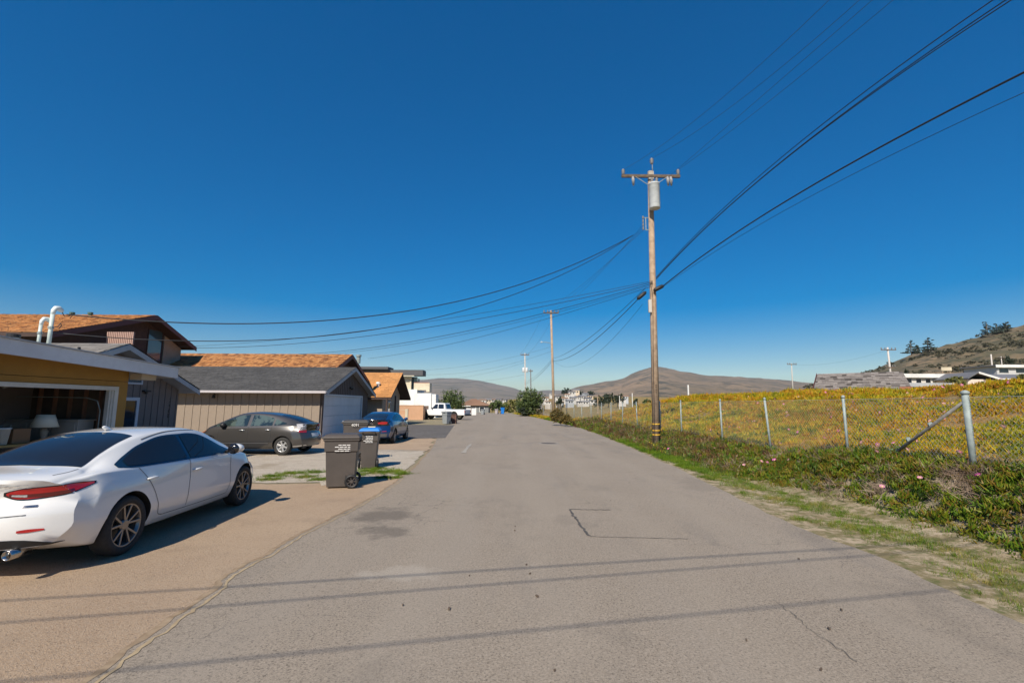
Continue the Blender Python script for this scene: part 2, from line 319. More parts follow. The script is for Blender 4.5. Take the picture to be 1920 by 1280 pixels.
def sheet(name, pts, z, m, label, parent=None):
    mb = MB(); mb.add([(p[0], p[1], z) for p in pts], [tuple(range(len(pts)))])
    o = mb.build(name, m, parent); 
    bm = bmesh.new(); bm.from_mesh(o.data); bmesh.ops.triangulate(bm, faces=bm.faces); bm.to_mesh(o.data); bm.free()
    if o.data.polygons[0].normal.z < 0: o.data.flip_normals()
    if not parent: tag(o, label, None, kind='structure')
    return o
def smooth_line(pts, n):
    P = np.array(pts, float); t = np.arange(len(P)); tt = np.linspace(0, len(P) - 1, n); out = []
    for q in tt:
        i = min(int(q), len(P) - 2); f = q - i; p0 = P[max(i - 1, 0)]; p1 = P[i]; p2 = P[i + 1]; p3 = P[min(i + 2, len(P) - 1)]
        out.append(.5 * (2 * p1 + (p2 - p0) * f + (2 * p0 - 5 * p1 + 4 * p2 - p3) * f * f + (3 * p1 - p0 - 3 * p2 + p3) * f ** 3))
    return np.array(out)
LE = [(-2.5, -12), (-2.55, 0)] + [tuple(GP(u, v)[:2]) for u, v in ((200, 1270), (430, 1085), (600, 985), (740, 905), (800, 850), (832, 802), (858, 788))] + [(-8, 76), (-14, 88), (-26, 97), (-60, 101)]
RE = [(4.35, -12), (4.35, 0)] + [tuple(GP(u, v)[:2]) for u, v in ((1920, 1170), (1640, 1042), (1460, 970), (1300, 893), (1195, 845), (1100, 806), (1045, 792), (1005, 783), (975, 778))] + [(-3, 99), (-26, 104), (-60, 107)]
Ls = smooth_line(LE, 90); Rs = smooth_line(RE, 90)
wob = lambda n, a: np.convolve(RNG.normal(0, a, n + 6), np.ones(3) / 3, 'same')[3:-3]
Ls[:, 0] += wob(90, .07); Rs[:, 0] += wob(90, .06)
mb = MB(); k = 7
for i in range(90):
    for j in range(k):
        q = Ls[i] + (Rs[i] - Ls[i]) * j / (k - 1); mb.v.append((q[0], q[1], .010 + .012 * (1 - (2 * j / (k - 1) - 1) ** 2)))
mb.f = [(i * k + j, i * k + j + 1, (i + 1) * k + j + 1, (i + 1) * k + j) for i in range(89) for j in range(k - 1)]; mb.m = [0] * len(mb.f)
road = tag(mb.build('road', ASPH, smooth=True), 'sun-bleached grey asphalt street curving left in the distance', None, kind='structure')
def rz_(x, y): return .0265
def strip(name, pts, w, m, parent, z=.0265):
    b = MB(); P = [Vector((p[0], p[1], 0)) for p in pts]
    for i, p in enumerate(P):
        t = (P[min(i + 1, len(P) - 1)] - P[max(i - 1, 0)]).normalized(); nn = Vector((-t.y, t.x, 0)) * (w * random.uniform(.6, 1.3)) / 2
        b.v += [(*(p + nn)[:2], z), (*(p - nn)[:2], z)]
    b.f = [(2 * i, 2 * i + 1, 2 * i + 3, 2 * i + 2) for i in range(len(P) - 1)]; b.m = [0] * len(b.f)
    return b.build(name, m, parent)
def pline(uvs, n=14, j=.01):
    q = smooth_line([tuple(GP(u, v)[:2]) for u, v in uvs], n); q += RNG.normal(0, j, q.shape); return q
strip('tar_seam', pline([(1068, 957), (1142, 958)], 22), .030, TAR, road); strip('tar_seam', pline([(1068, 957), (1085, 982), (1104, 1008)], 26), .042, TAR, road)
strip('tar_seam', pline([(1108, 1009), (1200, 1011), (1290, 1013)], 30), .014, CRK, road)
strip('crack', pline([(1450, 1128), (1490, 1158), (1520, 1185), (1605, 1245)], 40, .010), .006, CRK, road)
strip('painted_dash', pline([(869, 850), (875, 842), (883, 833)], 8, .006), .16, FADED, road)
EDG = mat('edge_dirt', (.22, .15, .085), .95, (.34, .25, .16), 9, obj=False); le_ = [(x, y) for x, y in Ls if -6 < y < 30]
strip('edge_seam', smooth_line(le_, 160) + RNG.normal(0, .010, (160, 2)), .06, EDG, road, .0130); strip('edge_seam', smooth_line([(x + .09, y) for x, y in le_ if y < 12], 120) + RNG.normal(0, .012, (120, 2)), .03, mat('edge_sand', (.42, .32, .19), .95, (.3, .22, .13), 9, obj=False), road, .0150)
# debris on the asphalt: bits of bark and leaves
mb = MB()
for u, v in ((1007, 1123), (994, 1080), (1578, 1149), (1400, 1207), (1498, 1052), (842, 1147), (965, 998), (987, 1063), (880, 1084), (1555, 1185), (755, 1140), (1040, 1265), (1145, 941), (966, 990), (1540, 1263)):
    p = GP(u, v); s = random.uniform(.007, .019); mb.box((p.x, p.y, .033), (s * 2.2, s, .012), random.uniform(0, 3))
tag(mb.build('leaf_litter', DARKWOOD), 'small dark bits of leaf litter scattered on the asphalt', 'litter', kind='stuff')
# manhole
p = GP(1029, 832); t = thing('manhole_cover', 'round dark iron manhole cover set in the street', 'manhole', (p.x, p.y, .022))
MB().lathe([(.36, 0), (.36, .008), (.30, .010), (.30, .006), (.02, .007)], n=28).build('lid', mat('iron', (.09, .075, .06), .7, (.14, .11, .09), 12, metal=.4), t); MB().lathe([(.50, -.004), (.50, .004), (.37, .008), (.37, 0)], n=28, closed=True).build('collar', mat('concrete', (.30, .27, .23), .9, (.25, .22, .19), 9), t)

# left side surfaces
def edgeL(y):
    i = np.argmin(abs(Ls[:, 1] - y)); return Ls[i, 0]
def le_pts(y0, y1, off, n=24): return [(edgeL(y) + off, y) for y in np.linspace(y0, y1, n)]
ap = le_pts(-11, 12.5, .10, 50) + [(-3.6, 12.4), (-4.1, 10.9)] + [tuple(GP(u, v)[:2]) for u, v in ((600, 906), (500, 908), (440, 905))] + [(-8, 9.9), (-10.6, 9.9), (-10.6, -11)]
sheet('driveway_apron', ap, .006, APRON, 'tan exposed aggregate driveway apron under the white sedan')
gv = le_pts(12.3, 19.0, -.15, 18) + [(-4.4, 19.4), (-6, 19.6), (-9, 19.8), (-9.8, 24.9), (-18, 24.9), (-18, 9.0), (-8, 9.6)] + [tuple(GP(u, v)[:2]) for u, v in ((440, 903), (500, 906), (600, 904))] + [(-4.2, 10.8), (-3.7, 12.2)]
sheet('gravel_yard', gv, .010, GRAVEL, 'pale loose gravel parking yard in front of the taupe garage')
sheet('garage_driveway', le_pts(18.8, 27.0, -.1, 16) + [(-5.2, 27.0), (-10.0, 27.4), (-10.0, 33.5), (-10.06, 33.5), (-10.06, 19.7), (-9, 19.6), (-4.4, 19.2)], .014, APRON, 'tan driveway under the blue hatchback')
dk = [tuple(GP(u, v)[:2]) for u, v in ((762, 823), (835, 821), (852, 797), (770, 796))]
sheet('asphalt_driveway', dk + [(-9.9, 40.5), (-9.9, 27.6)], .018, DARKASPH, 'dark patched asphalt driveway beyond the blue hatchback')
# right verge
vg = [(Rs[i, 0] - .05, Rs[i, 1]) for i in range(90) if -11 < Rs[i, 1] < 60]; n = len(vg)
mb = MB()
for x, y in vg:
    f = float(footx(y)); 
    for q in range(5): xx = x + (f + .15 - x) * q / 4; mb.v.append((xx, y, .006 + (.02 if q else 0) * q / 4 + float(terr(xx, y))))
mb.f = [(i * 5 + j, i * 5 + j + 1, (i + 1) * 5 + j + 1, (i + 1) * 5 + j) for i in range(n - 1) for j in range(4)]; mb.m = [0] * len(mb.f)
tag(mb.build('roadside_verge', SAND, smooth=True), 'sandy roadside strip between asphalt and ice plant', None, kind='structure')

# ------------------------------------------------------------------ hills
def hill(name, prof, dist, foot, base, m, label, back=1.6, nz=.03, seed=1, rows=26):
    us = np.array([p[0] for p in prof], float); vs_ = np.array([p[1] for p in prof], float)
    U = np.linspace(us[0], us[-1], 150); r = np.random.default_rng(seed)
    V = np.interp(U, us, vs_); k = np.hanning(7); k /= k.sum(); V = np.convolve(np.pad(V, 3, 'edge'), k, 'valid')
    mb = MB(); ph = r.uniform(0, 6, 12)
    for j in range(rows + 6):
        s = j / rows
        for i, (u, v) in enumerate(zip(U, V)):
            c = YP(u, v, dist); w = Vector((c.x, c.y, 0))
            if s <= 1:
                d = foot / dist + (1 - foot / dist) * s; p = w * d
                sh = s ** 1.15
                z = base + (c.z - base) * sh
                rel = (c.z - base) * nz * 4 * mn.fractal(Vector((p.x, p.y, seed * 31.)) * (9. / dist), .9, 2., 5) * (1 - s) * min(1, s * 4)
                z += rel + (c.z - base) * .03 * mn.fractal(Vector((p.x, p.y, seed * 7.)) * (30. / dist), .9, 2., 3) * s
            else:
                q = (s - 1) * rows / 6; p = w * (1 + (back - 1) * q); z = c.z * (1 - q * q) + base * q * q
            mb.v.append((p.x, p.y, z))
    n = len(U); mb.f = [(j * n + i, j * n + i + 1, (j + 1) * n + i + 1, (j + 1) * n + i) for j in range(rows + 5) for i in range(n - 1)]; mb.m = [0] * len(mb.f)
    return tag(mb.build(name, m, smooth=True), label, None, kind='structure')
HB = m_hill('brown_hillside', (.23, .155, .085), (.095, .082, .035), (.045, .045, .02), .045)
HF = m_hill('far_mountain', (.25, .17, .10), (.15, .11, .06), (.07, .06, .035), .0045)
HF2 = m_hill('far_range', (.22, .17, .12), (.17, .14, .10), (.09, .085, .06), .002)
HS = hill('hillside', [(1520, 722), (1580, 712), (1612, 704), (1660, 684), (1700, 668), (1740, 655), (1790, 643), (1832, 632), (1880, 618), (1925, 606), (2050, 575), (2250, 545)], 330, 120, 3.5, HB, 'brown scrubby hillside rising behind the houses on the right', seed=3, nz=.02)
hill('mountain', [(1040, 742), (1075, 727), (1130, 716), (1168, 710), (1195, 696), (1222, 687), (1245, 688), (1280, 697), (1330, 703), (1400, 707), (1460, 712), (1530, 719), (1640, 726), (1800, 735)], 3000, 900, 2, HF, 'bare brown mountain with a rounded peak behind the utility pole', seed=5, nz=.05)
hill('far_hills', [(600, 715), (700, 712), (790, 712), (820, 709), (858, 708), (900, 713), (935, 722), (965, 727), (985, 736), (1020, 731), (1060, 732), (1110, 737), (1200, 735), (1400, 737)], 4600, 1500, 0, HF2, 'grey hazy mountain range at the far end of the street', seed=8, nz=.025)

# ------------------------------------------------------------------ building helpers
def PW(o, parent):
    o.parent = parent; o.matrix_parent_inverse = (Matrix.Translation(parent.location) @ parent.rotation_euler.to_matrix().to_4x4()).inverted(); return o
def bw(mb, name, m, parent, smooth=False, bevel=0): return PW(mb.build(name, m, None, smooth, bevel), parent)
def text_obj(name, body, size, m, parent, M, depth=.004, spacing=1.0):
    cu = bpy.data.curves.new(name, 'FONT'); cu.body = body; cu.size = size; cu.extrude = depth; cu.align_x = 'CENTER'; cu.align_y = 'CENTER'; cu.space_character = spacing
    t = bpy.data.objects.new(name, cu); COL.objects.link(t); dg = bpy.context.evaluated_depsgraph_get(); dg.update()
    me = bpy.data.meshes.new_from_object(t.evaluated_get(dg)); bpy.data.objects.remove(t); me.transform(M); me.materials.clear(); me.materials.append(m)
    return addobj(name, me, parent)
def boards(parent, axis, a0, a1, plane, z0, ztop, w, m, out, name='board', gap=.02, th=.03, batten=True):
    """vertical siding boards, each an object; alike boards share mesh data"""
    n = max(1, int(round((a1 - a0) / w))); w = (a1 - a0) / n; cache = {}
    for i in range(n):
        c = a0 + (i + .5) * w; zl, zr = ztop(c - w / 2), ztop(c + w / 2); key = (round(zl, 3), round(zr, 3))
        if key not in cache:
            b = MB(); h = w / 2 - gap / 2
            if axis == 'x': b.slab([(-h, 0, 0), (h, 0, 0), (h, 0, zr - z0), (-h, 0, zl - z0)], (0, out * th, 0))
            else: b.slab([(0, -h, 0), (0, h, 0), (0, h, zr - z0), (0, -h, zl - z0)], (out * th, 0, 0))
            if batten:
                if axis == 'x': b.slab([(h - .06, out * th, 0), (h + gap / 2, out * th, 0), (h + gap / 2, out * th, zr - z0), (h - .06, out * th, zr - z0)], (0, out * .02, 0))
                else: b.slab([(out * th, h - .06, 0), (out * th, h + gap / 2, 0), (out * th, h + gap / 2, zr - z0), (out * th, h - .06, zr - z0 - .02)], (out * .02, 0, 0))
            cache[key] = b.mesh(name, m)
        o = addobj(name, cache[key], None, (c, plane, z0) if axis == 'x' else (plane, c, z0)); PW(o, parent)
def shakes(parent, name, e0, e1, r1, r0, m, course=.2, wid=.2, th=.025, clip=None):
    """split shakes laid on a roof quad: e0,e1 = eave ends, r0,r1 = ridge ends"""
    e0, e1, r1, r0 = map(Vector, (e0, e1, r1, r0)); L = ((r0 - e0).length + (r1 - e1).length) / 2; n = int(L / course); mb = MB()
    nrm = (e1 - e0).cross(r0 - e0).normalized(); nrm = nrm if nrm.z > 0 else -nrm
    for j in range(n):
        a = e0.lerp(r0, j / n); b = e1.lerp(r1, j / n); a2 = e0.lerp(r0, min(1, (j + 1.25) / n)); b2 = e1.lerp(r1, min(1, (j + 1.25) / n)); W = (b - a).length; x = -random.uniform(0, wid)
        while x < W:
            ww = wid * random.uniform(.6, 1.5); x0 = max(0, x) / W; x1 = min(W, x + ww - .012) / W; x += ww
            if x1 <= x0: continue
            dr = random.uniform(-.04, .03); s = (a2 - a).normalized() * dr; t = th * random.uniform(.7, 1.5)
            lo0 = a.lerp(b, x0) + s + nrm * (t + .012); lo1 = a.lerp(b, x1) + s + nrm * (t + .012); hi0 = a2.lerp(b2, x0) + nrm * .012; hi1 = a2.lerp(b2, x1) + nrm * .012
            mb.add([lo0, lo1, hi1, hi0, lo0 - nrm * t, lo1 - nrm * t], [(0, 1, 2, 3), (4, 5, 1, 0)])
    o = bw(mb, name, m, parent); o['kind'] = 'stuff'; return o
def win(parent, axis, plane, a0, a1, z0, z1, out, frame=WHITE, glass=GLASSD, fw=.07, name='window', bars=0):
    f = MB(); d = .05 * out
    def bx(p, q, r, s_, dd0, dd1):
        return ((p, plane + dd0, r), (q, plane + dd1, s_)) if axis == 'x' else ((plane + dd0, p, r), (plane + dd1, q, s_))
    for p, q, r, s_ in ((a0, a1, z0, z0 + fw), (a0, a1, z1 - fw, z1), (a0, a0 + fw, z0 + fw, z1 - fw), (a1 - fw, a1, z0 + fw, z1 - fw)): f.bb(*bx(p, q, r, s_, .01 * out, d))
    for i in range(bars): c = a0 + (a1 - a0) * (i + 1) / (bars + 1); f.bb(*bx(c - fw / 3, c + fw / 3, z0 + fw, z1 - fw, .012 * out, d * .9))
    w_ = bw(f, name, frame, parent); g = MB(); g.bb(*bx(a0 + fw * .8, a1 - fw * .8, z0 + fw * .8, z1 - fw * .8, .006 * out, .02 * out)); p = g.build('pane', glass); p.parent = w_; p.matrix_parent_inverse = w_.matrix_parent_inverse.copy()
    p.matrix_parent_inverse = (Matrix.Translation(parent.location)).inverted() if False else Matrix.Identity(4)
    return w_

# ------------------------------------------------------------------ yellow house with open garage
XW = -10.6; XF = -9.95
a = XP(0, 632, XF); b = XP(335, 690, XF); sl = (b.z - a.z) / (b.y - a.y); fh = XP(150, 655, XF).z - XP(150, 687, XF).z
ye = b.y; rt_ = lambda y: b.z + (y - ye) * sl; yc = XP(241, 712, XW).y; yj = XP(213, 740, XW).y; zh = XP(0, 724, XW).z; fh = .30
H1 = thing('yellow_house', 'ochre yellow house with wide pale fascia and open garage', 'house', (XW - 3, 9, 0))
mb = MB(); y0 = 3.4
mb.slab([(XF, y0, rt_(y0) - fh), (XF, ye, rt_(ye) - fh), (XF, ye, rt_(ye)), (XF, y0, rt_(y0))], (-.06, 0, 0)); mb.slab([(XF - .06, ye, rt_(ye) - fh), (XF - 8, ye, rt_(ye) - fh), (XF - 8, ye, rt_(ye)), (XF - .06, ye, rt_(ye))], (0, -.06, 0))
bw(mb, 'fascia', FASCIA, H1)
mb = MB(); mb.slab([(XF + .03, y0, rt_(y0) + .004), (XF + .03, ye + .03, rt_(ye) + .004), (XF - 8, ye + .03, rt_(ye) + .004), (XF - 8, y0, rt_(y0) + .004)], (0, 0, .03)); roof1 = bw(mb, 'roof', mat('white_roofing', (.45, .45, .46), .8, (.38, .38, .38), 3), H1)
mb = MB(); mb.slab([(XF - .07, y0, rt_(y0) - .06), (XF - .07, ye - .07, rt_(ye) - .06), (XF - 7.9, ye - .07, rt_(ye) - .06), (XF - 7.9, y0, rt_(y0) - .06)], (0, 0, .04)); bw(mb, 'soffit', mat('soffit_paint', (.42, .40, .36), .8), H1)
zt = lambda y: rt_(y) - .07; zl = XP(0, 702, XW).z; yo = 7.4
mb = MB(); mb.slab([(XW, y0 + .3, zl + .012), (XW, yc, zl + .012), (XW, yc, zt(yc)), (XW, y0 + .3, zt(y0 + .3))], (-.12, 0, 0)); bw(mb, 'gable_siding', YELLOW, H1)
mb = MB(); mb.bb((XW, y0 + .3, zh + .1), (XW - .12, yc, zl)); mb.bb((XW, yj + .12, 0), (XW - .12, yc, zh + .1)); mb.bb((XW, y0 + .3, 0), (XW - .12, yo, zh + .1)); bw(mb, 'wall', YELLOW, H1)
mb = MB(); mb.bb((XW - .12, yc, 0), (XW - 6.5, yc - .12, zt(yc))); bw(mb, 'side_wall', YELLOW, H1)
TRIMW = mat('door_trim_white', (.62, .60, .56), .6, (.54, .52, .48), 3)
mb = MB(); mb.bb((XW + .03, yo, zh), (XW - .14, yj + .12, zh + .1)); mb.bb((XW + .03, yj, 0), (XW - .14, yj + .12, zh)); mb.bb((XW - .002, yj - .05, 0), (XW - .10, yj, zh)); mb.bb((XW - .03, yj - .10, 0), (XW - .13, yj - .05, zh)); bw(mb, 'door_frame', TRIMW, H1, bevel=.006)
mb = MB(); mb.tube([(XW - .2, yj - .13, 0), (XW - .2, yj - .13, 1.6), (XW - .3, yj - .13, 1.85), (XW - .6, yj - .13, 1.93), (XW - 2.5, yj - .13, 1.95)], .013, 6); bw(mb, 'door_track', GALV, H1)
bx_ = XP(262, 706, XF - .35); mb = MB(); mb.bb((XF - .3, yc + .003, bx_.z - .08), (XF - .62, yc + .55, bx_.z + .08)); bw(mb, 'beam_end', mat('beam_paint', (.50, .42, .32), .7), H1)
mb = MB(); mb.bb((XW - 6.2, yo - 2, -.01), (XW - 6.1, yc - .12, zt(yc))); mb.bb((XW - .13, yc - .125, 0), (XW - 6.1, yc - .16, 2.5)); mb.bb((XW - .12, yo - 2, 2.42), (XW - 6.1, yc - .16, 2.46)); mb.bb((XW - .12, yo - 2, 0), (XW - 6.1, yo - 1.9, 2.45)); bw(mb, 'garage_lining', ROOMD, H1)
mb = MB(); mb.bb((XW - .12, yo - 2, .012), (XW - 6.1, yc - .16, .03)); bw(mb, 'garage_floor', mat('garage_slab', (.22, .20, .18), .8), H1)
for i, xs in enumerate(np.arange(XW - .5, XW - 6, -.41)):
    mb = MB(); mb.bb((xs, yc - .161, .03), (xs - .045, yc - .25, 2.42)); bw(mb, 'stud', STUD, H1)
for i, yy in enumerate(np.arange(yo - 1.5, yc - .4, .6)):
    mb = MB(); mb.bb((XW - 6.09, yy, .03), (XW - 6.0, yy + .045, 2.42)); bw(mb, 'stud', STUD, H1)
# garage contents
pq = XP(150, 800, XW - 1.0)
T = thing('storage_cabinet', 'low pale storage cabinet along the open garage wall', 'cabinet', (XW - 1.75, yc - .55, .03)); CAB = mat('cabinet_laminate', (.40, .37, .34), .6, (.35, .33, .30), 3)
MB().bb((-1.35, -.22, 0), (1.2, .25, 1.30)).build('body', CAB, T, bevel=.01); MB().bb((-1.38, -.26, 1.302), (1.23, .28, 1.335)).build('top', CAB, T)
for i in range(4): MB().bb((-1.3 + i * .62, -.245, .08), (-.72 + i * .62, -.222, 1.25)).build('door', CAB, T, bevel=.006)
T = thing('table_lamp', 'table lamp with wide cream shade inside the open garage', 'lamp', (XW - .9, XP(84, 795, XW - .9).y, .0))
MB().lathe([(.15, .86), (.15, .88), (.05, .91), (.07, 1.0), (.09, 1.08), (.05, 1.18), (.015, 1.2), (.015, 1.33)], n=14).build('base', mat('lamp_ceramic', (.25, .22, .18), .4), T, True)
MB().lathe([(.27, 1.20), (.17, 1.50), (.165, 1.50), (.265, 1.20)], n=24, closed=True).build('lamp_shade', mat('lamp_linen', (.70, .68, .58), .9), T, True)
T = thing('work_table', 'timber work table carrying the lamp in the open garage', 'table', (XW - 1.0, XP(84, 795, XW - .9).y - .2, .03)); MB().bb((-.45, -1.5, .78), (.45, .7, .83)).build('tabletop', mat('table_wood', (.42, .25, .07), .6, (.34, .2, .06), 6), T)
for sx in (-.38, .38):
    for sy in (-1.4, .6): MB().bb((sx - .03, sy - .03, 0), (sx + .03, sy + .03, .778)).build('leg', STUD, T)
T = thing('cardboard_box', 'brown cardboard box on the garage work table left of the lamp', 'box', (XW - 1.0, XP(84, 795, XW - .9).y - .62, .862)); MB().bb((-.2, -.2, 0), (.2, .2, .33)).build('carton', mat('cardboard', (.26, .14, .07), .85), T); MB().bb((-.21, -.19, .331), (.0, .19, .337)).build('flap', MATS['cardboard'], T)
T = thing('white_bucket', 'white plastic bucket on the garage work table at the frame edge', 'bucket', (XW - .8, XP(4, 800, XW - .8).y, .862)); MB().lathe([(.11, 0), (.15, .34), (.16, .34), (.16, .37), (.14, .37), (.105, .01)], n=18).build('pail', WHITE, T, True); MB().tube([(-.15, 0, .35), (-.1, .1, .42), (0, .13, .44), (.1, .1, .42), (.15, 0, .35)], .006, 5).build('handle', GALV, T)
# roof pipes
def mast(name, label, u0, v0, u1, v1, x, r, hood=True):
    lo = XP(u0, v0, x); hi = XP(u1, v1, x); zr = rt_(hi.y) + .03; T = thing(name, label, 'pipe', (x, hi.y, zr)); h = hi.z - zr
    m = mat('pale_green_pipe', (.55, .62, .58), .5, (.48, .55, .5), 8); MB().tube([(0, 0, -.02), (0, 0, h - .1)], r, 12).build('riser', m, T, True)
    if hood: MB().tube([(0, 0, h - .12), (0, .01, h - .02), (.01, .05, h + .04), (.02, .11, h + .045), (.03, .17, h + .01), (.03, .20, h - .02)], [r * 1.02, r * 1.15, r * 1.35, r * 1.4, r * 1.2, r * .8], 12).build('weatherhead', mat('pale_cap', (.72, .76, .72), .5), T, True)
    MB().tube([(.03, .19, h - .02), (.04, .26, h - .12), (.05, .36, h - .10), (.06, .42, h + .0), (.05, .46, h - .06), (.03, .42, h - .14)], .010, 5).build('drip_loop', WIREC, T, True); MB().lathe([(r * 1.4, h * .55), (r * 1.4, h * .55 + .05)], n=12).build('clamp', GALV, T); return T
M1 = mast('service_mast', 'taller pale service mast with curved weatherhead on the yellow house roof', 88, 640, 100, 580, XW - .5, .044)
M2 = mast('service_mast', 'shorter pale service mast with curved weatherhead on the yellow house roof', 72, 638, 78, 600, XW - .6, .036)
T = thing('roof_vent', 'stubby pale vent pipe on the yellow house roof', 'vent', (XW - .8, XP(27, 620, XW - .8).y, rt_(XP(27, 620, XW - .8).y) + .03)); MB().lathe([(.10, 0), (.10, .25)], n=16).build('pipe', MATS['pale_green_pipe'], T); MB().lathe([(.12, .251), (.12, .33)], n=16).build('cap', BLACK, T)
p = XP(148, 655, XW - 1.2); T = thing('roof_vent', 'thin black vent pipe on the yellow house roof', 'vent', (p.x, p.y, rt_(p.y) + .03)); MB().lathe([(.035, 0), (.035, .38)], n=10).build('pipe', BLACK, T); MB().lathe([(.07, 0), (.04, .06)], n=10).build('flashing', GALV, T)

# ------------------------------------------------------------------ grey gabled house behind it
XG = -13.0; XR = -12.45
pk = XP(243, 645, XR); er = XP(374, 731, XR); hw = er.y - pk.y; el = pk.y - hw; sl2 = (pk.z - er.z) / hw; top2 = lambda y: pk.z - abs(y - pk.y) * sl2
H2 = thing('taupe_house', 'taupe board-sided house with grey shingle gable and vertical house number', 'house', (XG - 4, pk.y, 0))
for s, yy in ((1, er.y), (-1, el)):
    mb = MB(); mb.slab([(XR, yy, er.z), (XR, pk.y, pk.z), (XR - 10, pk.y, pk.z), (XR - 10, yy, er.z)], (0, 0, -.14)); r = bw(mb, 'roof', TRIMG, H2)
    shakes(H2, 'shingles', (XR + .02, yy + s * .04, er.z), (XR - 10, yy + s * .04, er.z), (XR - 10, pk.y, pk.z + .01), (XR + .02, pk.y, pk.z + .01), GSHING if s > 0 else mat('grey_brown_shingle', (.16, .145, .13), .9, (.21, .19, .17), 6, island=.25), .19, .5, .012)
    mb = MB(); q = s * .02
    mb.slab([(XR + .03, yy, er.z - .02), (XR + .03, pk.y, pk.z - .02), (XR + .03, pk.y, pk.z - .19), (XR + .03, yy, er.z - .19)], (-.028, 0, 0)); bw(mb, 'barge_board', TRIMG, H2)
mb = MB(); mb.slab([(XG - .03, el + .5, 0), (XG - .03, er.y - .42, 0), (XG - .03, er.y - .42, top2(er.y - .42) - .15), (XG - .03, pk.y, pk.z - .15), (XG - .03, el + .5, top2(el + .5) - .15)], (-.1, 0, 0)); mb.bb((XG - .13, er.y - .45, 0), (XG - 9, er.y - .55, er.z)); bw(mb, 'wall', BOARD, H2)
boards(H2, 'y', 13.0, er.y - .42, XG - .028, .05, lambda y: top2(y) - .16, .30, BOARD, 1)
w_ = (XP(258, 742, XG).y, XP(262, 745, XG).z)
win(H2, 'y', XG + .004, w_[0] - 1.0, w_[0] + .05, .02, w_[1], 1, mat('blue_white_trim', (.55, .57, .62), .6), GLASSD, .11, 'door')
q = XP(266, 711, XG); q2 = XP(266, 721, XG); win(H2, 'y', XG + .004, q.y - .9, q.y, q2.z, q.z + .08, 1, MATS['blue_white_trim'], GLASSB, .06)
q = XP(272, 733, XG); mb = MB(); mb.box((XG + .06, q.y, q.z), (.1, .3, .06)); mb.lathe([(.04, -.08), (.05, 0)], (XG + .09, q.y - .05, q.z - .02), 'Z', 10); bw(mb, 'wall_lamp', BLACK, H2)
for i, ch in enumerate('2468'):
    q = XP(319 - i * 1.2, 751 + i * 9.4, XG); o = text_obj('digit', ch, .24, BLACK, None, Matrix.Translation((XG + .012, q.y, q.z)) @ Matrix.Rotation(R(90), 4, 'Z') @ Matrix.Rotation(R(90), 4, 'X')); PW(o, H2)

# ------------------------------------------------------------------ taupe detached garage
XA = -9.75; XB = -10.15; e = XP(612, 733, XA); pk3 = XP(672, 689, XA); fe = XP(704, 745, XA); hw3 = (fe.y - e.y) / 2; yr = e.y + hw3; zr3 = YP(671, 689, yr).z; ze = e.z
H3 = thing('detached_garage', 'taupe board garage with charcoal shingle roof and closed pale garage door', 'garage', (-14, yr, 0)); LX = -21.0
for s, yy in ((-1, e.y), (1, 2 * yr - e.y)):
    mb = MB(); mb.slab([(XA, yy, ze), (XA, yr, zr3), (LX, yr, zr3), (LX, yy, ze)], (0, 0, -.12)); bw(mb, 'roof', TRIMG, H3)
    shakes(H3, 'shingles', (XA + .03, yy + s * .03, ze), (LX, yy + s * .03, ze), (LX, yr, zr3 + .01), (XA + .03, yr, zr3 + .01), GSHING, .17, .42, .010)
    mb = MB(); mb.slab([(XA + .03, yy, ze - .015), (XA + .03, yr, zr3 - .015), (XA + .03, yr, zr3 - .22), (XA + .03, yy, ze - .22)], (-.028, 0, 0)); bw(mb, 'barge_board', TRIMG, H3)
mb = MB(); mb.bb((XA + .02, e.y - .14, ze - .12), (-19.5, e.y - .035, ze + .0)); bw(mb, 'gutter', GUTTER, H3, bevel=.015)
yn = e.y + .55; yf = 2 * yr - yn; zw = ze + .05; top3 = lambda y: zr3 - abs(y - yr) * (zr3 - ze) / hw3 - .14
mb = MB(); mb.bb((XB - .1, yn + .03, 0), (-20.5, yn + .13, zw)); bw(mb, 'wall', BOARD, H3); mb = MB(); mb.bb((XB - .1, yf - .03, 0), (-20.5, yf - .13, zw)); bw(mb, 'rear_wall', BOARD, H3)
boards(H3, 'x', -19.6, XB - .12, yn + .03, .04, lambda x: zw, .42, BOARDT, -1)
dy0 = XP(606, 780, XB).y + .05; dy1 = min(XP(677, 780, XB).y, yf - 1.2); dz = XP(640, 743, XB).z
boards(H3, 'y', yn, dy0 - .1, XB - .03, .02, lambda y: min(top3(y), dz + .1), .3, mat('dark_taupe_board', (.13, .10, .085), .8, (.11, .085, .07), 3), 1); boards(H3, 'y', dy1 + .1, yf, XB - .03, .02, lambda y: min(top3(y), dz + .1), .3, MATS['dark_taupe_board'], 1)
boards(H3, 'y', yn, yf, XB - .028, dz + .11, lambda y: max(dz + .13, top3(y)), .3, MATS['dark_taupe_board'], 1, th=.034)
mb = MB(); mb.slab([(XB - .06, yn + .1, 0.0), (XB - .06, dy0, 0.0), (XB - .06, dy0, dz), (XB - .06, dy1, dz), (XB - .06, dy1, 0), (XB - .06, yf - .1, 0), (XB - .06, yf - .1, top3(yf - .1) - .02), (XB - .06, yr, top3(yr) - .02), (XB - .06, yn + .1, top3(yn + .1) - .02)], (-.04, 0, 0)); bw(mb, 'front_wall', BOARD, H3)
mb = MB(); mb.bb((XB + .02, dy0 - .1, 0), (XB - .1, dy0, dz + .1)); mb.bb((XB + .02, dy1, 0), (XB - .1, dy1 + .1, dz + .1)); mb.bb((XB + .018, dy0, dz), (XB - .1, dy1, dz + .1)); bw(mb, 'door_frame', DOORP, H3)
gd = bw(MB().bb((XB - .09, dy0, .01), (XB - .12, dy1, dz)), 'garage_door', DOORP, H3)
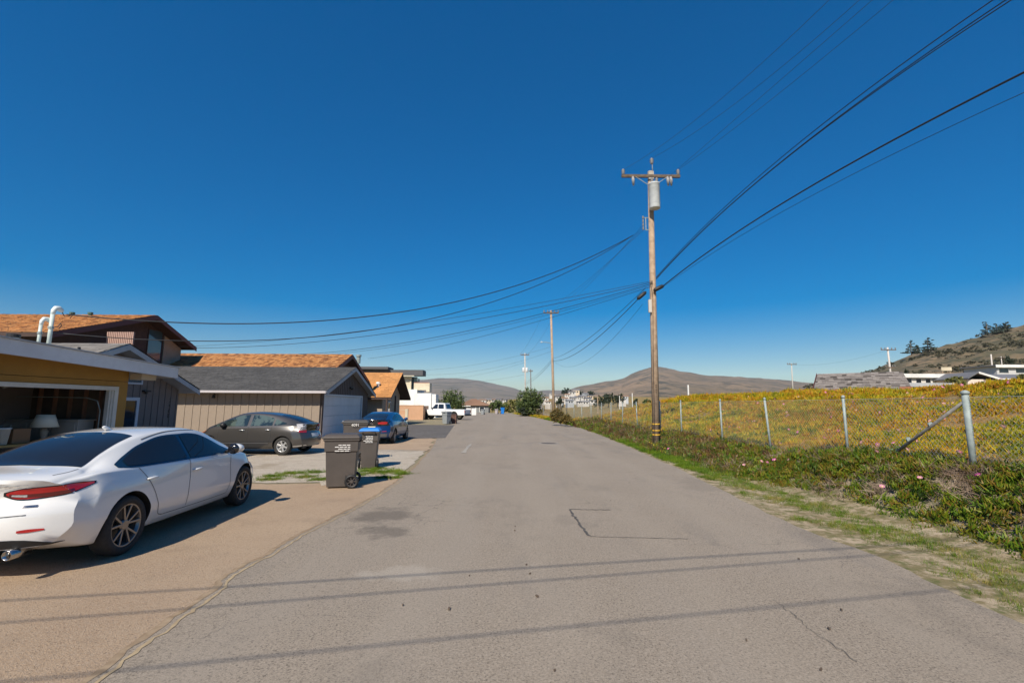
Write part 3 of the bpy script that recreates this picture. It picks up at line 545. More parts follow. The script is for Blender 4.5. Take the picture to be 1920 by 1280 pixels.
for i in range(4):
    mb = MB(); mb.bb((XB - .06, dy0 + .01, .015 + i * dz / 4), (XB - .088, dy1 - .01, (i + 1) * dz / 4 - .008)); o = mb.build('door_panel', DOORP, gd, bevel=.008)
q = XP(657, 727, XB); mb = MB(); mb.box((XB + .08, q.y, q.z), (.12, .5, .08)); mb.lathe([(.06, -.12), (.09, 0)], (XB + .12, q.y, q.z), n=8); bw(mb, 'flood_lamp', BLACK, H3); 
q = YP(404, 742, yn); mb = MB(); mb.lathe([(.02, .2), (.05, .19), (.09, .02), (.10, 0)], (q.x, yn - .16, q.z - .12), n=10); mb.tube([(q.x, yn, q.z + .05), (q.x, yn - .12, q.z + .12), (q.x, yn - .16, q.z + .06)], .015, 6); bw(mb, 'wall_lamp', BLACK, H3)

# ------------------------------------------------------------------ big house with cedar shake roof (far left)
X1 = -24.0; ap_ = XP(295, 591, X1); ne = XP(92, 623, X1); fe1 = XP(368, 651, X1)
H4 = thing('brown_two_storey_house', 'tall dark brown house with orange cedar shake roof behind the yellow house', 'house', (X1 - 6, ap_.y, 0)); LX4 = -44
for nm, q in (('near', ne), ('far', fe1)):
    mb = MB(); mb.slab([(X1, q.y, q.z), (X1, ap_.y, ap_.z), (LX4, ap_.y, ap_.z), (LX4, q.y, q.z)], (0, 0, -.22)); bw(mb, 'roof', BROWNW, H4)
    if nm == 'near': shakes(H4, 'roof_shakes', (X1 + .02, q.y, q.z), (LX4, q.y, q.z), (LX4, ap_.y, ap_.z + .01), (X1 + .02, ap_.y, ap_.z + .01), SHAKE, .24, .24)
    mb = MB(); mb.slab([(X1 + .05, q.y, q.z - .01), (X1 + .05, ap_.y, ap_.z - .01), (X1 + .05, ap_.y, ap_.z - .30), (X1 + .05, q.y, q.z - .30)], (-.045, 0, 0)); bw(mb, 'barge_board', mat('maroon_trim', (.10, .035, .035), .6), H4)
mb = MB(); mb.slab([(X1 - .9, ne.y + .5, 0), (X1 - .9, fe1.y - .4, 0), (X1 - .9, fe1.y - .4, fe1.z - .1), (X1 - .9, ap_.y, ap_.z - .24), (X1 - .9, ne.y + .5, ne.z - .05)], (-.2, 0, 0)); mb.bb((X1 - 1.1, ne.y + .5, 0), (LX4 + .5, ne.y + .7, ne.z - .1)); bw(mb, 'wall', BROWNW, H4)
q0 = XP(278, 618, X1 - .9); q1 = XP(303, 652, X1 - .9); win(H4, 'y', X1 - .9, q0.y, q1.y, q1.z - 1.2, q0.z + .1, 1, BROWNW, GLASSB, .06)
mb = MB(); mb.slab([(X1 - .88, q1.y + .1, q1.z - 2), (X1 - .88, fe1.y - .45, q1.z - 2), (X1 - .88, fe1.y - .45, fe1.z - .18), (X1 - .88, q1.y + .1, ap_.z - (q1.y + .1 - ap_.y) * (ap_.z - fe1.z) / (fe1.y - ap_.y) - .32)], (.06, 0, 0)); bw(mb, 'light_panel', BEIGEW, H4)
yb_ = XP(226, 632, X1 + 1.0).y; q0 = YP(203, 622, yb_); q1 = YP(248, 644, yb_)
for i in range(15):
    xx = q0.x + (q1.x - q0.x) * i / 14; mb = MB(); mb.bb((xx - .035, yb_ - .03, q1.z - .8), (xx + .035, yb_ + .03, q0.z)); bw(mb, 'balcony_slat', mat('pinkish_slat', (.42, .27, .22), .8), H4)
mb = MB(); mb.bb((X1 - .87, yb_ + .04, q1.z - 1.0), (q1.x + .1, yb_ + 2.2, q1.z - .82)); bw(mb, 'balcony_floor', BROWNW, H4); mb = MB(); mb.bb((q0.x - .05, yb_ + .031, q1.z - .8), (q1.x + .05, yb_ + .06, q0.z - .02)); bw(mb, 'balcony_panel', mat('pinkish_panel', (.30, .18, .15), .8), H4)
for u in (168, 192):
    q = XP(u, 587 + (u - 168) * .08, X1 - 4); mb = MB(); zz = ap_.z - .2; mb.lathe([(.10, zz - .4), (.10, zz + .12), (.15, zz + .13), (.15, zz + .26)], (X1 - 4 - (192 - u) * .05, ap_.y - .6, 0), n=10); bw(mb, 'roof_vent', mat('green_vent', (.06, .13, .11), .6), H4)

# second shake roof house behind the garage
yr5 = 37.0; l5 = YP(258, 650, yr5); r5 = YP(661, 664.5, yr5); zr5 = r5.z; XR5 = r5.x
H5 = thing('shake_roof_house', 'long low house with orange cedar shake roof behind the taupe garage', 'house', (-19, yr5, 0)); ye5 = 31.2; ze5 = zr5 - (yr5 - ye5) * .40; LX5 = l5.x - 1
mb = MB(); mb.slab([(XR5, ye5, ze5), (XR5, yr5, zr5), (LX5, yr5, zr5), (LX5, ye5, ze5)], (0, 0, -.2)); mb.slab([(XR5, 2 * yr5 - ye5, ze5), (XR5, yr5, zr5), (LX5, yr5, zr5), (LX5, 2 * yr5 - ye5, ze5)], (0, 0, -.2)); bw(mb, 'roof', BROWNW, H5)
shakes(H5, 'roof_shakes', (XR5 + .02, ye5, ze5), (LX5, ye5, ze5), (LX5, yr5, zr5 + .01), (XR5 + .02, yr5, zr5 + .01), SHAKE, .24, .24)
for s in (-1, 1): mb = MB(); yy = yr5 + s * (yr5 - ye5); mb.slab([(XR5 + .05, yy, ze5 - .02), (XR5 + .05, yr5, zr5 - .02), (XR5 + .05, yr5, zr5 - .3), (XR5 + .05, yy, ze5 - .3)], (-.045, 0, 0)); bw(mb, 'barge_board', MATS['maroon_trim'], H5)
mb = MB(); mb.slab([(XR5 - .7, ye5 + .6, 0), (XR5 - .7, 2 * yr5 - ye5 - .6, 0), (XR5 - .7, 2 * yr5 - ye5 - .6, ze5 + .1), (XR5 - .7, yr5, zr5 - .25), (XR5 - .7, ye5 + .6, ze5 + .1)], (-.2, 0, 0)); bw(mb, 'wall', BROWNW, H5)
mb = MB(); q = YP(677, 672, yr5 + 1); mb.lathe([(.16, zr5 - .6), (.16, q.z + .15)], (q.x - .2, yr5 + 1, 0), n=10); mb.lathe([(.22, q.z + .16), (.22, q.z + .3)], (q.x - .2, yr5 + 1, 0), n=10); bw(mb, 'flue', GALV, H5)

# small orange shingle gable
X6 = -9.9; a6 = XP(755, 699, X6); n6 = XP(733, 745, X6); f6 = 2 * a6.y - n6.y; L6 = -20
H6 = thing('orange_gable_cottage', 'small cottage with smooth orange shingle gable beyond the garage', 'house', (-14, a6.y, 0))
for s, yy in ((-1, n6.y), (1, f6)):
    mb = MB(); mb.slab([(X6, yy, n6.z), (X6, a6.y, a6.z), (L6, a6.y, a6.z), (L6, yy, n6.z)], (0, 0, -.16)); bw(mb, 'roof', BROWNW, H6)
    if s < 0: shakes(H6, 'shingles', (X6 + .03, yy - .05, n6.z), (L6, yy - .05, n6.z), (L6, a6.y, a6.z + .01), (X6 + .03, a6.y, a6.z + .01), OSHING, .3, .5, .012)
mb = MB(); mb.slab([(X6 - .9, n6.y + .8, 0), (X6 - .9, f6 - .8, 0), (X6 - .9, f6 - .8, n6.z + .5), (X6 - .9, a6.y, a6.z - .2), (X6 - .9, n6.y + .8, n6.z + .5)], (-.15, 0, 0)); mb.bb((X6 - 1.05, n6.y + .8, 0), (L6, n6.y + .95, n6.z + .3)); bw(mb, 'wall', BEIGEW, H6)
for u in (725, 741): 
    q = XP(u, 770, X6 - .3); mb = MB(); mb.bb((X6 - .38, q.y - .06, 0), (X6 - .26, q.y + .06, n6.z + (.2 if u > 730 else -.05))); bw(mb, 'porch_post', BROWNW, H6)
q = YP(709, 722, n6.y + 1.6); mb = MB(); mb.lathe([(.13, -.4), (.13, .1), (.2, .11), (.16, .28)], q, n=10); bw(mb, 'roof_vent', WHITE, H6)
win(H6, 'y', X6 - .9, a6.y - 1.4, a6.y - .4, .9, 2.0, 1, WHITE, GLASSD)
# post and rail
pp = GP(762, 790); T = thing('rail_fence', 'pale post with two thin rails beside the blue hatchback', 'fence', (pp.x, pp.y, 0)); MB().bb((-.14, -.14, 0), (.14, .14, 1.28)).build('post', CREAM, T, bevel=.01)
for z in (.62, 1.2): MB().tube([(-.14, 0, z), (-3.2, .3, z + .02)], .02, 6).build('rail', CREAM, T)
MB().bb((-3.3, .2, 0), (-3.2, .3, 1.3)).build('post', CREAM, T)
# salmon wall
q = GP(793, 787); T = thing('garden_wall', 'salmon stucco garden wall in front of the white modern house', 'wall', (q.x, q.y, 0)); MB().bb((-4.2, 0, 0), (0, .22, 1.62)).build('wall', SALMON, T, bevel=.01); MB().bb((-4.24, -.03, 1.622), (.03, .25, 1.68)).build('coping', SALMON, T)
MB().bb((-.22, .222, 0), (0, 3.5, 1.60)).build('return_wall', SALMON, T)
# modern house
Y7 = 66.0; H7 = thing('modern_house', 'white and tan modern house with dark flat roof', 'house', (-15, Y7 + 4, 0))
def xz(u, v, y=Y7): p = YP(u, v, y); return p.x, p.z
xr, ztop7 = xz(795, 694); _, zb7 = xz(795, 706); xw7, _ = xz(778, 720); x20 = -26
mb = MB(); mb.bb((x20, Y7 - .8, zb7 + .12), (xr, Y7 + 1.6, ztop7)); bw(mb, 'roof', mat('dark_flat_roof', (.085, .085, .09), .7), H7); mb = MB(); mb.bb((x20, Y7 - .82, zb7), (xr - 1.2, Y7 - .4, zb7 + .118)); bw(mb, 'roof_trim', CREAM, H7)
mb = MB(); mb.bb((x20 - 1, Y7 - 1.6, ztop7 + .02), (xz(733, 690)[0], Y7 + 1.5, ztop7 + .35)); bw(mb, 'upper_roof', MATS['dark_flat_roof'], H7)
_, zf7 = xz(778, 730); mb = MB(); mb.bb((x20 + .5, Y7, zf7), (xw7 - .6, Y7 + 6.5, zb7)); bw(mb, 'upper_wall', CREAM, H7)
win(H7, 'x', Y7, xw7 - 1.2 - 2.6, xw7 - 1.4 - .9, zb7 - .85, zb7 - .1, -1, BROWNW, GLASSD, .06); mb = MB(); mb.bb((xw7 - .6, Y7 + .8, zf7), (xw7 + .1, Y7 + 1.4, zb7)); bw(mb, 'glazed_corner', GLASSB, H7)
mb = MB(); mb.bb((xw7 - .7, Y7 - .12, zf7 - .1), (xw7 - .5, Y7 - .003, zb7)); bw(mb, 'corner_post', CREAM, H7)
xb7, zb0 = xz(805, 718); xb6, _ = xz(777, 718); zb1 = xz(790, 731)[1]; mb = MB(); mb.bb((xb6, Y7 - .3, zb1), (xb7 - .35, Y7 + .1, zb0)); mb.bb((xb7 - .35, Y7 - .3, zb1 - .25), (xb7 + .1, Y7 + 1.5, zb0)); bw(mb, 'balcony', CREAM, H7); mb = MB(); mb.bb((xb6, Y7 - .32, zb0 + .004), (xb7, Y7 - .2, zb0 + .07)); bw(mb, 'balcony_rail', mat('red_rail', (.4, .12, .08), .6), H7)
xl7, _ = xz(740, 740); xm7, zm7 = xz(783, 735); mb = MB(); mb.bb((xl7 - 4, Y7 - .6, 0), (xm7, Y7 + 5, zf7 - .004)); bw(mb, 'lower_wall', WHITE, H7)
xe7, ze7 = xz(817, 737, Y7 - 1.6); mb = MB(); mb.bb((xm7 - .2, Y7 - 1.6, 0), (xe7 - .6, Y7 + 1, ze7)); bw(mb, 'lower_block', WHITE, H7); mb = MB(); mb.bb((xe7 - .598, Y7 - 1.4, 0), (xe7, Y7 + 1, ze7 - .12)); bw(mb, 'side_block', WHITE, H7)
mb = MB(); x_, z_ = xz(779, 738); mb.bb((x_, Y7 - .64, .4), (x_ + .4, Y7 - .604, z_)); bw(mb, 'slot_window', GLASSD, H7)
# hip roofed house at the end of the street
Y8 = 128; H8 = thing('hip_roof_house', 'low grey house with brown hip roof at the street end', 'house', (-9, Y8 + 4, -1.3))
def q8(u, v, y=Y8): return YP(u, v, y)
zE = q8(890, 760).z; zR = q8(890, 747.5, Y8 + 5).z; xl, xr_ = q8(858, 760).x, q8(920, 760).x; m8 = mat('brown_hip_shingle', (.26, .145, .085), .9, (.21, .115, .07), 1.2)
mb = MB(); mb.add([(xl, Y8, zE), (xr_, Y8, zE), (xr_, Y8 + 11, zE), (xl, Y8 + 11, zE), (xl + 3.3, Y8 + 5.5, zR), (xr_ - 4.4, Y8 + 5.5, zR)], [(0, 1, 5, 4), (1, 2, 5), (2, 3, 4, 5), (3, 0, 4), (3, 2, 1, 0)]); bw(mb, 'roof', m8, H8)
mb = MB(); mb.bb((xl + .6, Y8 + .6, -1.3), (xr_ - .6, Y8 + 10, zE - .01)); bw(mb, 'wall', mat('grey_house_paint', (.20, .21, .21), .8), H8); mb = MB(); mb.bb((xl - .1, Y8 - .15, zE - .22), (xl + 3.5, Y8, zE - .02)); bw(mb, 'gutter', WHITE, H8)
for i in range(3): win(H8, 'x', Y8 + .6, xl + 1.2 + i * 2.3, xl + 2.6 + i * 2.3, -.2, zE - .35, -1, WHITE, GLASSD, .12)

# ------------------------------------------------------------------ cars
def pchip(K, x):
    K = sorted(K); xs = np.array([k[0] for k in K], float); ys = np.array([k[1] for k in K], float); h = np.diff(xs); d = np.diff(ys) / h; m = np.zeros(len(xs)); m[0] = d[0]; m[-1] = d[-1]
    for i in range(1, len(xs) - 1): m[i] = 0 if d[i - 1] * d[i] <= 0 else 2 * d[i - 1] * d[i] / (d[i - 1] + d[i])
    x = np.clip(x, xs[0], xs[-1]); i = np.clip(np.searchsorted(xs, x) - 1, 0, len(xs) - 2); t = (x - xs[i]) / h[i]
    return float((1 + 2 * t) * (1 - t) ** 2 * ys[i] + t * (1 - t) ** 2 * h[i] * m[i] + t * t * (3 - 2 * t) * ys[i + 1] + t * t * (t - 1) * h[i] * m[i + 1])
def catmull(P, m):
    out = []
    for i in range(len(P) - 1):
        p0 = P[max(i - 1, 0)]; p1 = P[i]; p2 = P[i + 1]; p3 = P[min(i + 2, len(P) - 1)]
        for k in range(m):
            f = k / m; out.append(.5 * (2 * p1 + (p2 - p0) * f + (2 * p0 - 5 * p1 + 4 * p2 - p3) * f * f + (3 * p1 - p0 - 3 * p2 + p3) * f ** 3))
    out.append(P[-1]); return out
def car_body(S):
    """closed lofted shell; x forward from the rear axle, y left, z up"""
    x0, x1 = S['x']; W = max(k[1] for k in S['wm'])
    st = sorted(set([x0 + (x1 - x0) * i / 66 for i in range(67)] + [x0 + .03, x0 + .06, x1 - .03, x1 - .06])); rings = []
    def xoff(x, y, z):
        wr = math.exp(-((x - x0) / .45) ** 2); wf = math.exp(-((x - x1) / .55) ** 2); q = abs(y) / W
        return wr * (S['kr'] * q ** 2.5 + pchip(S['rp'], z)) - wf * (S['kf'] * q ** 2.6 + pchip(S['fp'], z))
    def half(x):
        g = {k: pchip(S[k], x) for k in ('zb', 'zt', 'zs', 'wb', 'wm', 'ws', 'wt')}; zb, zt_, zs, wb, wm, ws, wt = (g[k] for k in ('zb', 'zt', 'zs', 'wb', 'wm', 'ws', 'wt'))
        cr = S.get('crown', .035); zm = zb + (zs - zb) * .45; up = max(.0, zt_ - cr * 2.2 - zs)
        P = [(0, zb), (wb * .85, zb), (wb, zb + .05), (wm - .005, zm - .10), (wm, zm + .02), (wm - .012, zm + (zs - zm) * .55), (ws, zs - .03), (ws - .022, zs + .012 + up * .02),
             (ws - .022 + (wt + .035 - ws + .022) * .5, zs + up * .52 + .01), (wt + .035, zt_ - cr * 2.2), (wt - .03, zt_ - cr * 1.05), (wt * .6, zt_ - cr * .33), (0, zt_)]
        return [Vector((a, b)) for a, b in P]
    for x in st:
        H = catmull(half(x), 3); rings.append([Vector((x + xoff(x, p.x, p.y), p.x, p.y)) for p in H] + [Vector((x + xoff(x, p.x, p.y), -p.x, p.y)) for p in H[-2:0:-1]])
    n = len(rings[0]); mb = MB()
    def cap(r, x):
        c = sum((p for p in r), Vector()) / n; R_ = []
        for s in (.3, .62, .86):
            R_.append([(lambda y, z: Vector((x + xoff(x, y, z), y, z)))(c.y + (p.y - c.y) * s, c.z + (p.z - c.z) * s) for p in r])
        return R_, Vector((x + xoff(x, 0, c.z), 0, c.z))
    A, ca = cap(rings[0], x0); B, cb = cap(rings[-1], x1); rings = A + rings + B[::-1]
    for r in rings: mb.v += [tuple(p) for p in r]
    k = len(rings); mb.f = [(i * n + j, i * n + (j + 1) % n, (i + 1) * n + (j + 1) % n, (i + 1) * n + j) for i in range(k - 1) for j in range(n)]
    ia = len(mb.v); mb.v += [tuple(ca), tuple(cb)]; mb.f += [(ia, (j + 1) % n, j) for j in range(n)] + [(ia + 1, (k - 1) * n + j, (k - 1) * n + (j + 1) % n) for j in range(n)]; mb.m = [0] * len(mb.f); return mb
def make_car(S, name, label, loc, rz, paint, group=None):
    T = thing(name, label, 'car', loc, rz, group); mb = car_body(S); me = mb.mesh('body', [paint, UNDER], True)
    bm = bmesh.new(); bm.from_mesh(me); tree = BVHTree.FromBMesh(bm); bm.free()
    body = addobj('body', me); ct = MB(); wr = S['r']; wb = S['wheelbase']; ya = S['arch_y']
    for ax in (0, wb):
        for s in (-1, 1): ct.lathe([(wr + .045, s * ya), (wr + .05, s * 1.15)], (ax, 0, wr + .005), 'Y', 40)
    cut = ct.build('cutter', [UNDER]); md = body.modifiers.new('b', 'BOOLEAN'); md.operation = 'DIFFERENCE'; md.solver = 'EXACT'; md.object = cut; md.material_mode = 'TRANSFER'
    dg = bpy.context.evaluated_depsgraph_get(); dg.update(); nm = bpy.data.meshes.new_from_object(body.evaluated_get(dg)); body.modifiers.clear(); body.data = nm; bpy.data.objects.remove(cut)
    bm = bmesh.new(); bm.from_mesh(nm)
    for f in bm.faces: f.smooth = True
    for e_ in bm.edges: e_.smooth = not (len(e_.link_faces) == 2 and e_.calc_face_angle(0) > R(38))
    ui = next((i for i, m_ in enumerate(nm.materials) if m_ == UNDER), 1)
    for f in bm.faces:
        if f.calc_center_median().z < S['zb'][len(S['zb']) // 2][1] + .012: f.material_index = ui
    bm.to_mesh(nm); bm.free(); body.parent = T
    def hit(o, d):
        p, nr, _, _ = tree.ray_cast(o, d); return (p, nr)
    def patch(nm_, A, B, m, proj='side', side=-1, off=.004, n=24, mm=8, parent=None, lab=None):
        A = smooth_line(A, n); B = smooth_line(B, n); b = MB(); ok = True
        for i in range(n):
            for j in range(mm):
                q = A[i] + (B[i] - A[i]) * j / (mm - 1)
                if proj == 'side': o, d = Vector((q[0], side * 4, q[1])), Vector((0, -side, 0))
                elif proj == 'top': o, d = Vector((q[0], q[1], 5)), Vector((0, 0, -1))
                elif proj == 'rear': o, d = Vector((-6, q[0], q[1])), Vector((1, 0, 0))
                elif proj == 'front': o, d = Vector((8, q[0], q[1])), Vector((-1, 0, 0))
                else:      # rear corner: q = (distance along the corner, z)
                    dd = Vector((.72, -side * .69, 0)).normalized(); e1 = Vector((.69, side * .72, 0)).normalized(); o = Vector((S['x'][0] + .5, side * (.55), q[1])) + e1 * q[0] - dd * 4; d = dd
                p, nr = hit(o, d)
                if p is None: ok = False; p = o + d * 4; nr = -d
                if nr.dot(d) > 0: nr = -nr
                b.v.append(tuple(p + nr * off))
        b.f = [(i * mm + j, i * mm + j + 1, (i + 1) * mm + j + 1, (i + 1) * mm + j) for i in range(n - 1) for j in range(mm - 1)]; b.m = [0] * len(b.f)
        me_ = bpy.data.meshes.new(nm_); me_.from_pydata(b.v, [], b.f); me_.materials.append(m); me_.polygons.foreach_set('use_smooth', [True] * len(b.f)); o_ = addobj(nm_, me_, parent or T)
        return o_
    def line(nm_, pts, w, m, proj='side', side=-1, off=.003, n=30):
        P = smooth_line(pts, n); t = np.gradient(P, axis=0); t /= np.linalg.norm(t, axis=1)[:, None] + 1e-9; nn = np.stack([-t[:, 1], t[:, 0]], 1) * w / 2
        return patch(nm_, (P + nn).tolist(), (P - nn).tolist(), m, proj, side, off, n, 2)
    def wheel(ax, s, front):
        y = s * S['track']; Wd = S.get('tyre_w', .225); rr = S['rim']; w = addobj('wheel', None, T, (ax, y, wr)); w.empty_display_size = .1
        MB().lathe([(rr - .005, -Wd / 2 + .01), (rr + .03, -Wd / 2), (wr - .02, -Wd / 2 + .008), (wr, -Wd / 2 + .04), (wr, Wd / 2 - .04), (wr - .02, Wd / 2 - .008), (rr + .03, Wd / 2), (rr - .005, Wd / 2 - .01), (rr - .03, 0)], (0, 0, 0), 'Y', 48, closed=True).build('tyre', TYRE, w, True)
        b = MB(); o = s * (Wd / 2 - .022); i_ = -s * Wd / 2 * .8
        b.lathe([(rr + .004, o + s * .010), (rr - .022, o + s * .006), (rr - .035, o - s * .03), (rr - .04, i_), (rr - .02, i_), (rr + .002, i_), (rr + .003, o - s * .01)], (0, 0, 0), 'Y', 48, closed=True)
        b.lathe([(.001, o - s * .002), (.055, o - s * .004), (.07, o - s * .025), (.07, o - s * .06), (.001, o - s * .06)], (0, 0, 0), 'Y', 20)
        for k in range(S['spokes']):
            a = 2 * math.pi * (k + .25) / S['spokes']
            for da in ((-.17, .17) if S.get('twin') else (0,)):
                c0 = Vector((math.cos(a + da * .6), 0, math.sin(a + da * .6))) * .055; c1 = Vector((math.cos(a + da * 1.6), 0, math.sin(a + da * 1.6))) * (rr - .018)
                b.bar(c0 + Vector((0, o - s * .022, 0)), c1 + Vector((0, o - s * .006, 0)), S['spoke_w'], .03, up=(0, 1, 0))
        b.build('rim', S['rim_mat'], w, False, .004)
        MB().lathe([(.001, o - s * .10), (rr - .06, o - s * .10), (rr - .06, o - s * .11), (.001, o - s * .11)], (0, 0, 0), 'Y', 28).build('brake_disc', mat('brake_steel', (.12, .12, .12), .4, metal=.8), w)
        return w
    for ax in (0, wb):
        for s in (-1, 1): wheel(ax, s, ax > 0)
    return T, patch, line, hit

# ---- white sedan
SED = dict(x=(-1.09, 3.78), r=.342, rim=.252, wheelbase=2.83, track=.795, arch_y=.60, spokes=5, twin=True, spoke_w=.026, rim_mat=ALLOY, kr=.46, kf=.50,
    rp=[(.2, .13), (.34, .05), (.5, .0), (.66, .0), (.76, .05), (.82, .10), (.92, .08), (1.0, .02), (1.06, .06)], fp=[(.2, .1), (.4, .0), (.6, .02), (.75, .12), (1, .2)],
    zt=[(-1.09, 1.035), (-.95, 1.062), (-.6, 1.085), (-.44, 1.105), (-.1, 1.235), (.3, 1.355), (.7, 1.425), (1.2, 1.452), (1.6, 1.44), (1.9, 1.385), (2.3, 1.225), (2.72, 1.045), (2.86, 1.01), (3.2, .945), (3.55, .845), (3.78, .74)],
    zs=[(-1.09, .93), (-.9, .955), (-.4, 1.0), (.2, .985), (1.5, .95), (2.6, .93), (3.1, .87), (3.5, .77), (3.78, .66)],
    ws=[(-1.09, .74), (-.8, .81), (-.3, .85), (.5, .87), (2, .88), (2.8, .865), (3.3, .82), (3.78, .70)], wm=[(-1.09, .84), (-.7, .895), (0, .925), (1.3, .905), (2.83, .925), (3.3, .89), (3.78, .76)],
    wt=[(-1.09, .66), (-.6, .68), (-.42, .63), (0, .585), (.7, .555), (1.5, .57), (2.2, .62), (2.7, .70), (3.1, .70), (3.78, .56)], zb=[(-1.09, .34), (-.7, .25), (-.3, .215), (1.4, .205), (2.8, .2), (3.4, .2), (3.78, .26)], wb=[(-1.09, .74), (-.5, .83), (1.4, .845), (2.9, .83), (3.78, .66)])
pr_ = GP(225, 1040); pf_ = GP(458, 943); hd = math.atan2(pf_.y - pr_.y, pf_.x - pr_.x); ax_ = Vector((math.cos(hd), math.sin(hd), 0)); lf = Vector((-ax_.y, ax_.x, 0))
c_ = pr_ + lf * (.795 + .06); c_.z = .006
T, patch, line, hit = make_car(SED, 'white_sedan', 'white four-door sedan parked nearest the camera on the left', c_, hd, PWHITE)
patch('rear_window', [(-.405, -.60), (-.45, -.3), (-.455, 0), (-.45, .3), (-.405, .60)], [(.50, -.50), (.56, -.25), (.57, 0), (.56, .25), (.50, .50)], CARGL, 'top', n=24, mm=16, off=.005)
patch('windscreen', [(2.66, -.64), (2.74, -.3), (2.76, 0), (2.74, .3), (2.66, .64)], [(1.86, -.52), (1.80, -.25), (1.79, 0), (1.80, .25), (1.86, .52)], CARGL, 'top', n=24, mm=14, off=.005)
for s in (-1, 1):
    bot = [(-.08, 1.045), (.1, 1.018), (.5, 1.006), (1.2, .995), (1.9, .985), (2.40, .985)]; tp = [(-.08, 1.052), (.12, 1.145), (.5, 1.262), (1.0, 1.335), (1.55, 1.330), (2.0, 1.195), (2.40, .992)]
    def ev(P, x): return pchip(P, x)
    tr = patch('window_trim', [(x, ev(bot, x) - .014) for x in np.linspace(-.13, 2.45, 12)], [(x, ev(tp, x) + .014) for x in np.linspace(-.13, 2.45, 12)], mat('dark_blue_trim', (.02, .07, .12), .15, metal=.6), 'side', s, .004, 44, 6)
    for a_, b_ in ((.02, 1.17), (1.26, 2.30)):
        X_ = np.linspace(a_, b_, 14); patch('side_window', [(x, ev(bot, x) + .008) for x in X_], [(x, ev(tp, x) - .008) for x in X_], CARGL, 'side', s, .010, 30, 8)
    DL = mat('panel_gap', (.10, .10, .10), .7)
    line('door_gap', [(.17, .99), (.28, .86), (.42, .66), (.50, .50), (.56, .36), (.66, .325)], .009, DL, 'side', s); line('door_gap', [(1.215, .985), (1.20, .75), (1.17, .5), (1.17, .34)], .009, DL, 'side', s)
    line('door_gap', [(.64, .325), (1.2, .315), (1.9, .31), (2.28, .315)], .009, DL, 'side', s); line('door_gap', [(2.28, .315), (2.31, .55), (2.30, .75), (2.36, .93)], .009, DL, 'side', s)
    patch('sill_shade', [(.5, .245), (1.4, .24), (2.4, .24)], [(.5, .285), (1.4, .275), (2.4, .275)], mat('sill_shade_paint', (.45, .45, .45), .4), 'side', s, .002, 24, 3)  # grey strip painted along the sill to stand for shade
    for hx, hz in ((.36, .845), (1.36, .825)):
        p, nr = hit(Vector((hx, s * 4, hz)), Vector((0, -s, 0))); b = MB(); b.tube([p + Vector((-.10, s * .004, -.004)), p + Vector((-.06, s * .034, 0)), p + Vector((.06, s * .036, .004)), p + Vector((.11, s * .004, .004))], [.008, .016, .016, .008], 10); b.build('door_handle', PWHITE, T, True)
    p, nr = hit(Vector((2.28, s * 4, .98)), Vector((0, -s, 0))); m_ = addobj('side_mirror', None, T, p + Vector((0, s * .0, .05))); b = MB()
    b.lathe([(.02, -.11), (.075, -.10), (.092, -.02), (.085, .05), (.05, .095), (.01, .105)], (0, s * .13, .02), 'X', 16); o = b.build('mirror_shell', PWHITE, m_, True); o.scale = (1, 1.25, .85)
    MB().lathe([(.088, -.012), (.090, .0), (.01, .001)], (-.106, s * .165, .017), 'X', 16).build('mirror_glass', GLOSSB, m_, True); MB().tube([(0, -s * .02, -.05), (0, s * .06, -.02), (0, s * .12, 0)], [.03, .03, .035], 8).build('mirror_arm', BLACK, m_, True)
    # taillight wraps the rear corner
    tl = patch('tail_light', [(-.40, .865), (-.32, .822), (-.18, .82), (-.02, .835), (.12, .862), (.27, .915)], [(-.40, .885), (-.32, .915), (-.18, .926), (-.02, .932), (.12, .938), (.27, .932)], TAILR, 'corner', s, .006, 30, 6)
    patch('tail_light_bezel', [(-.42, .855), (-.32, .808), (-.18, .805), (-.02, .822), (.12, .850), (.29, .912)], [(-.42, .892), (-.32, .922), (-.18, .933), (-.02, .939), (.12, .945), (.29, .938)], GLOSSB, 'corner', s, .003, 30, 6)
    patch('lens_lower', [(-.38, .845), (-.28, .828), (-.15, .828), (.0, .842), (.10, .862)], [(-.38, .875), (-.28, .868), (-.15, .868), (.0, .878), (.10, .885)], TAILD, 'corner', s, .008, 20, 4); patch('reverse_lens', [(-.36, .848), (-.30, .838), (-.25, .838)], [(-.36, .866), (-.30, .862), (-.25, .860)], CLEARL, 'corner', s, .010, 10, 4)
    patch('reflector', [(-.30, .50), (-.22, .496), (-.10, .506)], [(-.30, .522), (-.22, .528), (-.10, .522)], TAILR, 'corner', s, .006, 12, 4)
    line('trunk_gap', [(-.46, s * .62), (-.6, s * .625), (-.76, s * .60)], .008, DL, 'top', off=.003)
    b = MB(); b.lathe([(.048, -.02), (.048, .2), (.040, .2), (.040, -.02)], (-1.02, s * .50, .30), 'X', 20, closed=True); b.build('exhaust_tip', CHROME, T, True); MB().lathe([(.04, 0), (.001, .001)], (-.96, s * .5, .30), 'X', 16).build('exhaust_bore', UNDER, T)
    hl = patch('headlight', [(3.40, .70), (3.6, .66), (3.70, .64)], [(3.36, .76), (3.6, .735), (3.70, .715)], CLEARL, 'side', s, .006, 14, 5)
    patch('arch_crease', [(-.62, .76), (-.3, .80), (0, .815), (.3, .79)], [(-.62, .764), (-.3, .804), (0, .819), (.3, .794)], PWHITE, 'side', s, .003, 14, 2)
line('trunk_gap', [(-.555, .67), (0, .65), (.555, .67)], .009, DL, 'rear')
